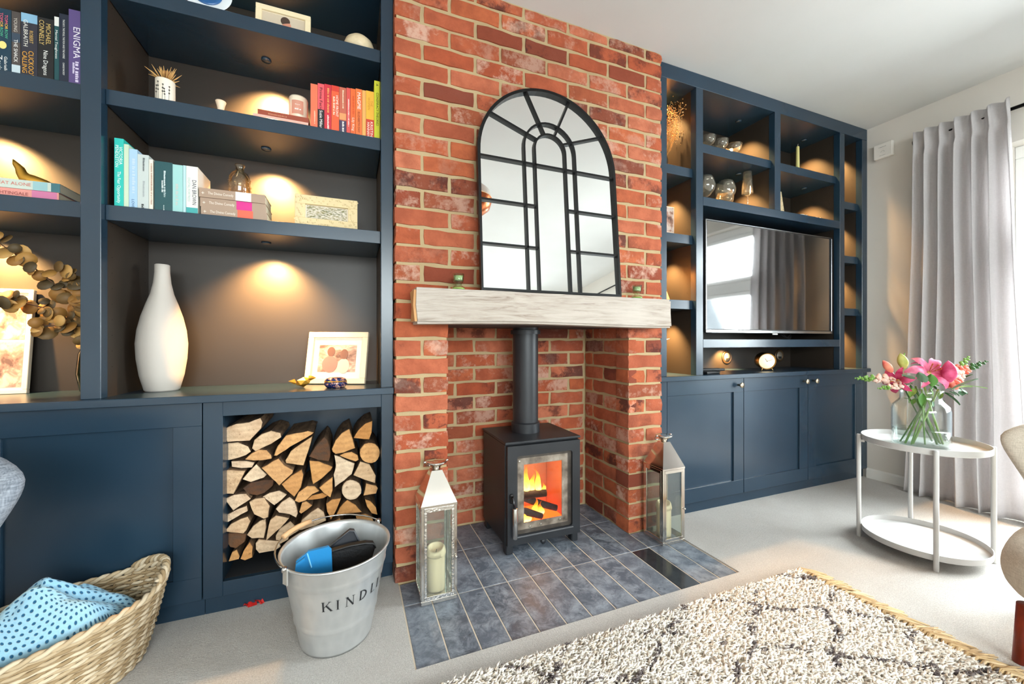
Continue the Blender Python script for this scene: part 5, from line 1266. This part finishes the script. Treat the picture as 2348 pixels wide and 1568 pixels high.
# picture axes at the vase: r = to the right as photographed, f = toward the room
rv = Vector((_c, -_s, 0)); fv = Vector((-_s, -_c, 0)); uz = Vector((0,0,1))
def Q(a, h, d=0): return rv*a*1.16 + fv*d*1.1 + uz*h*1.25
GREENS = [plain(c, .5) for c in ((62,112,44), (86,138,60), (44,88,40), (116,160,72), (104,140,112))]
STEM = [plain(c, .5) for c in ((98,138,56), (72,112,46), (120,150,70))]
for k, (a0, d0, a1, h1, d1) in enumerate(((-.070,.01,.04,.20,.0),(-.062,-.02,.06,.21,-.01),(-.050,.02,.05,.20,.02),(-.012,.03,-.015,.20,.02),(.035,.03,-.02,.21,.0),(.058,.02,-.035,.20,.01),(.070,.0,-.03,.21,-.01),(.066,-.02,-.045,.20,-.02),(.062,.025,-.005,.21,.02),(-.066,.03,.03,.20,.01))):
    MB().tube([Q(a0,.004,d0), Q((a0+a1)/2,.10,(d0+d1)/2), Q(a1,h1,d1)], .0032 if k % 2 else .0042, 7).build('stem', STEM[k % 3], bq, True)
def leaf(p, dr, L, w, m, curl=.3, nm='leaf'):
    dr = Vector(dr).normalized(); side = dr.cross(uz); side = side.normalized() if side.length > .05 else rv.copy(); up = side.cross(dr).normalized(); p = Vector(p)
    def fn(u, v):
        s = v; ww = w*math.sin(PI*min(1, s*.96+.04))**.8*(1-.25*s); x = (u-.5)*2
        return p+dr*L*s+side*ww*x+up*(.25*w*abs(x)-curl*L*s*s*.5)
    return MB().grid(fn, 5, 9).build(nm, m, bq, True)
def petal_m(name, a, b):
    t = NT(name); v = t.coord('Generated'); sp = t.N('ShaderNodeSeparateXYZ'); t.L(t.coord('Object'), sp.inputs[0]); n = t.noise(t.coord('Object'), 30, 3); return t.set(t.ramp(n, [(.3, srgb(*a)), (.7, srgb(*b))]), .5, 0, .3)
PINK = petal_m('lily_pink', (214,62,116), (240,150,180)); PINKD = petal_m('lily_deep_pink', (172,34,80), (226,96,140)); CORAL = petal_m('snapdragon_coral', (222,92,72), (240,168,150)); PALEP = petal_m('snapdragon_pale', (240,196,184), (246,220,206)); BUDG = petal_m('bud_green', (150,158,70), (206,196,120)); BUDC = petal_m('bud_coral', (214,92,84), (232,150,120))
def lily(c, ax, R, m):
    ax = Vector(ax).normalized(); a = ax.orthogonal().normalized(); b = ax.cross(a); c = Vector(c)
    core = MB().sph(c, R*.10, n=8, m=6).build('lily_heart', plain((220,190,120), .6), bq, True)
    for k in range(6):
        th = k*PI/3; d = a*math.cos(th)+b*math.sin(th); tn = ax.cross(d)
        def fn(u, v, d=d, tn=tn, k=k):
            s = v; w = R*.27*math.sin(PI*(s*.9+.06))**.75*(1.0 if k % 2 else .75); x = (u-.5)*2
            return c+d*R*(.08+.95*s)+ax*(R*(.75*s-.85*s*s*s)+.02*R*abs(x))+tn*w*x+ax*(R*.05*math.sin(9*s+u*5)*abs(x))
        MB().grid(fn, 7, 10).build('petal', m, core, True)
    for k in range(5):
        th = k*1.256+.3; d = a*math.cos(th)*.35+b*math.sin(th)*.35+ax; MB().tube([c, c+d*R*.35, c+d*R*.62], [.0012,.001,.0026], 5).build('stamen', plain((176,88,36), .7), core)
def bud(p, dr, L, w, m):
    dr = Vector(dr).normalized(); a = dr.orthogonal().normalized(); b = dr.cross(a); p = Vector(p)
    def fn(u, v): q = 2*PI*u; r = w*math.sin(PI*min(1, v*.93+.07))**.8*(1+.10*math.cos(3*q)); return p+dr*L*v+(a*math.cos(q)+b*math.sin(q))*r
    MB().grid(fn, 15, 11, True).build('bud', m, bq, True)
# lilies and buds
lily(Q(-.012,.262,.045), Q(-.25,.6,1), .082, PINK); lily(Q(.052,.262,-.02), Q(.6,.7,.2), .066, PINK); lily(Q(-.105,.232,.02), Q(-1,-.1,.5), .060, PINKD); lily(Q(.085,.262,.0), Q(.4,.9,.5), .050, PINK)
bud(Q(.022,.232,.085), Q(-.12,1,.1), .095, .026, PINKD); bud(Q(-.082,.275,.02), Q(-.30,1,.0), .072, .019, BUDG); bud(Q(-.130,.262,.02), Q(-.75,.8,.1), .072, .015, BUDC)
# snapdragons
def spike(p0, p1, m, tipm, n=26, r=.016):
    p0, p1 = Vector(p0), Vector(p1); MB().tube([p0, p1], [.003,.001], 6).build('stem', STEM[0], bq, True)
    ax = (p1-p0).normalized(); a = ax.orthogonal().normalized(); b = ax.cross(a)
    for k in range(n):
        s = k/(n-1); th = k*2.4; rr = r*(1-s)**.7+.002; c = p0.lerp(p1, s)+(a*math.cos(th)+b*math.sin(th))*rr*.8
        mm = m if s < .55 else tipm; sz = rr*.75+.0018
        def fn(u, v, c=c, sz=sz, th=th):
            q = 2*PI*u; w = sz*math.sin(PI*v)**.6*(1+.35*math.sin(2*q+th)); return c+(a*math.cos(q)+b*math.sin(q))*w+ax*(v-.5)*sz*1.7
        MB().grid(fn, 8, 5, True).build('floret' if s < .55 else 'green_bud', mm, bq, True)
spike(Q(.095,.235,.02), Q(.190,.318,.0), CORAL, GREENS[3]); spike(Q(.110,.245,.0), Q(.262,.300,.0), CORAL, GREENS[2]); spike(Q(.060,.215,.05), Q(.120,.255,.05), CORAL, PALEP, 18); spike(Q(-.105,.235,.0), Q(-.255,.238,.0), PALEP, GREENS[3]); spike(Q(-.095,.215,.03), Q(-.200,.205,.04), PALEP, GREENS[3], 18, .011); spike(Q(.085,.25,.03), Q(.150,.285,.03), PALEP, CORAL, 18, .015)
# leaves
for a, h, d, da, dh, L, w in ((-.085,.235,.06,-.9,.45,.075,.022),(-.055,.225,.07,-.5,.7,.070,.022),(-.035,.215,.08,-.3,.9,.065,.022),(-.07,.205,.05,-.6,-.5,.05,.016),(.03,.205,.09,.8,.6,.10,.016),(.005,.195,.085,.5,-.4,.07,.018),(.10,.215,.02,1,.05,.13,.012),(.12,.22,.01,.9,.7,.08,.014),(-.02,.20,.06,.2,.9,.05,.015),(.07,.205,.05,.7,.2,.07,.016),(-.075,.27,.0,-.1,1,.085,.008),(-.05,.19,.06,-.3,-.8,.06,.014)):
    leaf(Q(a,h,d), Q(da,dh,.25), L, w, random.choice(GREENS))
for k in range(34):
    a = random.uniform(-.085,.085); h = random.uniform(.155,.225); leaf(Q(a*(.55+.45*(h-.15)/.07),h,random.uniform(-.03,.05)), Q(random.uniform(-1,1),random.uniform(-.9,.6),random.uniform(-.4,.8)), random.uniform(.022,.045), random.uniform(.007,.012), random.choice(GREENS))
for k in range(12):
    p = Q(.075+.012*(k % 5)+random.uniform(0,.02), .185+.012*(k//4)+random.uniform(0,.02), random.uniform(-.01,.05)); leaf(p, Q(random.uniform(-.6,1),random.uniform(-.8,.3),.4), .028, .014, GREENS[4])

# ---- curtain, pole
def m_linen(name, a, b, sc=900):
    t = NT(name); v = t.coord('Object'); n1 = t.noise(t.coord('Object', scale=(1,1,.12)), sc, 2); n2 = t.noise(t.coord('Object', scale=(.12,.12,1)), sc, 2); n = t.math('ADD', n1, n2)
    c = t.ramp(t.math('MULTIPLY', n, .5), [(.35, srgb(*a)), (.65, srgb(*b))]); t.bump(n, .25, .0015); t.set(c, .95, 0, .1); return t
CT_ = m_linen('curtain_linen', (214,210,211), (232,228,229), 500)
tl = CT_.N('ShaderNodeBsdfTranslucent'); tl.inputs[0].default_value = srgb(220,216,216); mx = CT_.N('ShaderNodeMixShader'); mx.inputs[0].default_value = .42
CT_.L(CT_.b.outputs[0], mx.inputs[1]); CT_.L(tl.outputs[0], mx.inputs[2]); CT_.L(mx.outputs[0], CT_.out.inputs[0]); CURT = CT_.mat
def curtain(label, y0, y1, b0, b1, nf, seed, x=3.105):
    r = random.Random(seed); ph = [r.uniform(-.4,.4) for _ in range(nf+2)]; am = [r.uniform(.7,1.3) for _ in range(nf+2)]
    t = thing('curtain', label, 'curtain', (x, (y0+y1)/2, .012))
    ZT = 2.262
    def fn(u, v):
        z = .012+(ZT-.012)*v; f = u*nf; k = int(min(f, nf-.001)); ph_ = f+.16*math.sin(2*PI*u*2.3+seed)*(1-v)
        pin = math.exp(-((z-2.155)/.035)**2); hd = 1 if z > 2.155 else 0
        amp = (.038*(1-.35*v))*am[k]*(1-.62*pin)*(.85 if hd else 1)
        s = math.sin(2*PI*ph_+ph[k]*.4); s = math.copysign(abs(s)**.75, s)
        yy0 = b0+(y0-b0)*v**.8; yy1 = b1+(y1-b1)*v**.8
        y = yy0+(yy1-yy0)*u+.012*math.cos(2*PI*ph_*1.0)*(1-.5*v)
        return (x-t.location.x+amp*s+.006*math.sin(z*5+k), y-t.location.y, z-.012+(.008*math.sin(2*PI*f*1.0+1) if v > .999 else 0))
    o = MB().grid(fn, nf*16+1, 60).build('drape', CURT, t, True); md = o.modifiers.new('s', 'SOLIDIFY'); md.thickness = .003
    return t
curtain('pale grey linen curtain beside the television unit', -.262, -.655, -.215, -.735, 6, 3)
curtain('pale grey linen curtain drawn open past the side window', -1.93, -2.30, -1.90, -2.36, 7, 5)
curtain('pale grey linen curtain at the second side window', -2.42, -2.74, -2.40, -2.76, 6, 8)
t = thing('curtain_pole', 'black metal curtain pole above the side windows', 'curtain pole', (3.14, -1.3, 2.215))
MB().tube([(3.14,-.262,2.215), (3.14,-4.2,2.215)], .0095, 14).build('pole', BLACKMETAL, t, True, True); MB().lathe([(0,0),(.017,.001),(.019,.012),(.017,.024),(0,.026)], 20).xf(Matrix.Translation((3.14,-.262,2.215)) @ Matrix.Rotation(-PI/2, 4, 'X')).build('finial', BLACKMETAL, t, True, True)
for y in (-.30, -2.36, -4.1): MB().tube([(3.218,y,2.215), (3.14,y,2.215)], .006, 8).build('bracket', BLACKMETAL, t, True, True)

# ---- armchairs
LINEN = m_linen('beige_linen', (188,177,162), (216,206,192), 420).mat
TWEED = m_linen('grey_tweed', (104,110,120), (156,162,172), 300).mat
REDWOOD = m_wood('mahogany_leg', (96,32,18), (142,54,30), (14,14,2), .35)
def armchair(label, loc, rotz, M, sz=.40, bh=.80, th=.135):
    t = thing('armchair', label, 'armchair', loc, rotz)
    W, D = .27, .27
    def seat(u, v):      # rounded-rect puck
        a = 2*PI*u; e = v; c_, s_ = math.cos(a), math.sin(a); k = (abs(c_)**3.2+abs(s_)**3.2)**(-1/3.2)
        R = math.sin(PI*e)**.34 if 0 < e < 1 else 0
        return (W*k*c_*R, D*k*s_*R, sz-th+th*(.5-.5*math.cos(PI*e)) + .010*R*0)
    MB().grid(seat, 48, 22, True).build('seat_cushion', M, t, True)
    def back(u, v):
        a = 2*PI*u; x = math.cos(a); y = math.sin(a); zz = v; tp = math.sin(PI*min(1, .5+zz*.5))**.4 if zz > .86 else 1
        e = 1 if zz < .60 else max(0, 1-((zz-.60)/.40)**2.8)**.5
        w = (.16+.17*min(1, zz/.78)**.8)*e; tk = (.040+.018*math.sin(PI*zz))*(e**.6)
        kx = math.copysign(abs(x)**.55, x); ky = math.copysign(abs(y)**.8, y)
        return (w*kx, D*.86+.05+.10*zz-.09*(kx*w/.33)**2+tk*ky, sz-.06+(bh-sz+.06)*zz)
    MB().grid(back, 44, 26, True).build('backrest', M, t, True)
    pp = []
    for sx, sy in ((-1,-1),(1,-1),(-1,1),(1,1)):
        MB().lathe([(.015,0),(.017,.004),(.027,sz-th+.02),(0,sz-th+.021)], 18).xf(Matrix.Translation((sx*.215, sy*.20, 0)) @ Matrix(((1,0,-sx*.10,0),(0,1,-sy*.06,0),(0,0,1,0),(0,0,0,1)))).build('leg', REDWOOD, t, True)
    return t
armchair('beige linen armchair with mahogany legs at the corner of the rug', (1.925, -1.270, CZ), math.radians(-80), LINEN, .355, .695, .20)
armchair('grey tweed armchair behind the wicker basket', (-1.168, -.645, CZ), 0, TWEED, .42, .725)

# ---- shaggy rug with fringe
RX0, RX1, RY0, RY1 = -.75, 1.545, -2.15, -.540
rg = thing('shaggy_rug', 'cream shaggy rug with dark diamond lattice and tan fringe', 'rug', (.45, -1.3, CZ))
MB().rbox(RX0, RX1, RY0, RY1, CZ, CZ+.010, .004).build('rug_base', plain((206,194,174), .95), rg, world=True)
N = 62000
px = rng.uniform(RX0, RX1, N); py = rng.uniform(RY0, RY1, N)
near = (py > -1.35) & (px > -.05); keep = near | (rng.random(N) < .45); px, py = px[keep], py[keep]
ex = rng.uniform(-.05, RX1, 16000); ey = rng.uniform(-1.35, RY1, 16000); px = np.concatenate([px, ex]); py = np.concatenate([py, ey]); n = len(px)
wob = .012*np.sin(px*23+py*11)+.010*np.sin(py*31-px*7)
l1 = np.abs(((py-.60*px+wob+1.59)/.25) % 1-.5)*.25; l2 = np.abs(((py+.62*px+wob-.10)/.25) % 1-.5)*.25
dark = (((.125-l1) < .0105) | ((.125-l2) < .0105)) & (rng.random(n) < .15+.6*(np.sin(px*41+py*17)*np.sin(py*37-px*13) > -.1))
hgt = rng.uniform(.009, .019, n); th = rng.normal(-.6, .9, n); ln = rng.uniform(.006, .018, n); wd = rng.uniform(.003, .0058, n); rt = rng.uniform(0, 2*PI, n)
base = np.stack([px, py, np.full(n, CZ+.009)], 1); tip = base+np.stack([ln*np.cos(th), ln*np.sin(th), hgt], 1); mid = base*.45+tip*.55+np.stack([-.004*np.cos(th), -.004*np.sin(th), .003+0*th], 1)
V = np.zeros((n, 7, 3))
for k in range(3):
    o_ = np.stack([np.cos(rt+k*2*PI/3)*wd, np.sin(rt+k*2*PI/3)*wd, 0*rt], 1); V[:, k] = base+o_*.8; V[:, 3+k] = mid+o_
V[:, 6] = tip
F = np.array([[0,1,4],[0,4,3],[1,2,5],[1,5,4],[2,0,3],[2,3,5],[3,4,6],[4,5,6],[5,3,6]])
faces = (np.arange(n)[:, None, None]*7+F[None]).reshape(-1, 3); V = V.reshape(-1, 3)-np.array([.45, -1.3, CZ])
me = bpy.data.meshes.new('rug_pile'); me.vertices.add(len(V)); me.vertices.foreach_set('co', V.ravel().astype(np.float32))
me.loops.add(faces.size); me.loops.foreach_set('vertex_index', faces.ravel().astype(np.int32)); me.polygons.add(len(faces))
me.polygons.foreach_set('loop_start', np.arange(0, faces.size, 3, dtype=np.int32)); me.polygons.foreach_set('use_smooth', np.ones(len(faces), bool))
tone = rng.uniform(0, 1, n); me.polygons.foreach_set('material_index', np.repeat(np.where(dark, np.where(tone < .5, 3, 4), np.where(tone < .45, 0, np.where(tone < .82, 1, 2))), 9).astype(np.int32))
for c in ((232,225,216), (222,214,203), (203,189,172), (92,84,84), (128,118,114)): me.materials.append(plain(c, .95, 0, .1))
me.update(calc_edges=True); o = bpy.data.objects.new('rug_pile', me); col.objects.link(o); o.parent = rg; o['kind'] = 'stuff'
FR = [plain(c, .95) for c in ((194,166,124), (212,188,150), (174,144,104))]
yy = RY1-.01; i = 0
while yy > -1.62:
    m = MB(); tw = random.uniform(-.75, -.2)
    for s in range(7):
        oy = random.uniform(-.007,.007); L = random.uniform(.085,.115); a = tw+random.uniform(-.18,.18)
        m.tube([(RX1-.012, yy+oy*.4, CZ+.010), (RX1+.014, yy+oy*.7-.003*s/7, CZ+.020+.005*math.sin(s)), (RX1+L*.6*math.cos(a), yy+oy+L*.6*math.sin(a), CZ+.014), (RX1+L*math.cos(a*1.3), yy+oy*1.7+L*math.sin(a*1.3), CZ+.0035)], [.0034,.0036,.0032,.0018], 5)
    m.build('fringe_tassel', FR[i % 3], rg, True, True); yy -= .0165; i += 1

# ---- wicker basket and blanket
BX, BYc, BA = -.945, -.185, math.radians(38)
bs = thing('wicker_basket', 'oval natural seagrass basket on the carpet by the base cabinet', 'basket', (BX, BYc, CZ), BA)
BL, BW, BHt = .285, .165, .215
def bell(a, s): k = .80+.20*s**.8; return BL*k*math.cos(a), BW*k*math.sin(a)
def rimz(a): return BHt+.030*abs(math.cos(a))**6
SEA = [plain(c, .9) for c in ((186,164,132), (208,190,162), (156,132,98))]
NS = 64; wv = [MB(), MB(), MB()]
for row in range(26):
    pts = []
    for j in range(NS*2):
        a = 2*PI*j/(NS*2); s = (row+.5)/26; x, y = bell(a, s); q = (1 if (j//2+row) % 2 else -1)*.0034*(1 if j % 2 == 0 else .7); l = math.hypot(x/BL**2, y/BW**2); nx, ny = x/BL**2/l, y/BW**2/l
        pts.append((x+nx*q, y+ny*q, .006+(rimz(a)-.022)*s+.0012*math.sin(j*1.7+row)))
    wv[(row*7+row//3) % 3].tube(pts, .0052, 5, closed=True)
for m_, c in zip(wv, SEA): m_.build('weave', c, bs, True, kind='stuff')
for j in range(NS//2):
    a = 2*PI*j/(NS//2); MB().tube([(*bell(a, s), .004+(rimz(a)-.012)*s) for s in (0,.25,.5,.75,1)], .0026, 5).build('stake', SEA[2], bs, True)
for k in range(2):
    pts = []
    for j in range(180):
        a = 2*PI*j/180; x, y = bell(a, 1); q = a*26+k*PI; pts.append((x+.005*math.cos(q)*math.cos(a), y+.005*math.cos(q)*math.sin(a), rimz(a)-.008+.005*math.sin(q)))
    MB().tube(pts, .0062, 6, closed=True).build('rim_braid', SEA[k], bs, True)
MB().lathe([(0,0),(.8,0),(.8,.006),(0,.006)], 40, sx=BL, sy=BW).build('basket_floor', SEA[2], bs)
for sx in (1, -1):
    for k in range(3):
        pts = []
        for j in range(40):
            f = j/39; a = (f-.5)*1.15; x, y = bell(a, 1); q = f*30+k*2.09; pts.append((sx*(x+.006*math.cos(q)), y*1.0+.004*math.sin(q), BHt+.010+.030*math.sin(PI*f)**.7+.006*math.sin(q)))
        MB().tube(pts, .0058, 6).build('handle_rope', SEA[k], bs, True)
def m_waffle():
    t = NT('blue_cellular_wool'); tc = t.N('ShaderNodeTexCoord'); m = t.N('ShaderNodeVectorMath', operation='MULTIPLY'); m.inputs[1].default_value = (34, 26, 1); t.L(tc.outputs['UV'], m.inputs[0])
    sp = t.N('ShaderNodeSeparateXYZ'); t.L(m.outputs[0], sp.inputs[0]); row = t.math('FLOOR', sp.outputs[1]); off = t.math('MULTIPLY', t.math('MODULO', row, 2), .5)
    fx = t.math('SUBTRACT', t.math('FRACT', t.math('ADD', sp.outputs[0], off)), .5); fy = t.math('SUBTRACT', t.math('FRACT', sp.outputs[1]), .5)
    d = t.math('SQRT', t.math('ADD', t.math('MULTIPLY', fx, fx), t.math('MULTIPLY', fy, fy))); hole = t.ramp(d, [(.17, (1,1,1,1)), (.27, (0,0,0,1))])
    n = t.noise(t.coord('Object'), 180, 3); c = t.mix(n, srgb(132,186,216), srgb(168,208,228)); c = t.mix(hole, c, srgb(36,92,130)); t.b.inputs['Sheen Weight'].default_value = .3
    t.bump(t.math('SUBTRACT', t.math('MULTIPLY', n, .3), hole), .7, .006); return t.set(c, .95, 0, .1)
bl_ = thing('blanket', 'light blue cellular wool blanket bundled in the wicker basket', 'blanket', (BX, BYc, CZ+.135), BA)
nu, nv = 70, 44; uvs = []; vs_ = []
for j in range(nv):
    for i2 in range(nu):
        u, v = i2/(nu-1)*2-1, j/(nv-1)*2-1; r = max(abs(u), abs(v)); rr = math.hypot(u, v) or 1; k = r/rr
        x, y = u*k*BL*.85, v*k*BW*.84; e = r
        z = .140*(1-e**2.6)+.026*math.sin(7*u+2.2*v+.6)*(1-e)+.022*math.sin(5*v-4*u+1)*(1-e*e)-.030*e**6+.016*math.sin(11*u*v+3*u)*(1-e*e)-.034*math.exp(-((u*.8+v*1.2-.25)/.16)**2)*(1-e*e)
        vs_.append((x, y, z)); uvs.append((u*.5+.5, v*.5+.5))
MB().add(vs_, [(j*nu+i, j*nu+i+1, (j+1)*nu+i+1, (j+1)*nu+i) for j in range(nv-1) for i in range(nu-1)]).build('wool', m_waffle(), bl_, True, uv=uvs)

# ---- pendant lamp over the room (seen in the mirror)
pd = thing('pendant_lamp', 'copper and white dome pendant lamp hanging from the ceiling', 'lamp', (.615, -1.06, ZC))
MB().tube([(0,0,0),(0,0,-.22)], .003, 6).build('cord', plain((230,226,220), .6), pd); MB().lathe([(0,0),(.045,0),(.045,-.02),(0,-.024)][::-1], 24).build('ceiling_rose', plain((236,232,226), .5), pd, True)
MB().lathe([(.02,-.22),(.08,-.235),(.125,-.28),(.14,-.34)], 32, cap=False).build('upper_shade', plain((238,230,222), .5), pd, True); o = MB().lathe([(.14,-.345),(.12,-.40),(.07,-.44),(.03,-.45)], 32, cap=False).build('copper_shade', plain((206,116,70), .25, .9), pd, True)
MB().sph((0,0,-.33), .035, n=16, m=10).build('bulb', emit('lamp_bulb', (255,220,170), 6), pd, True)
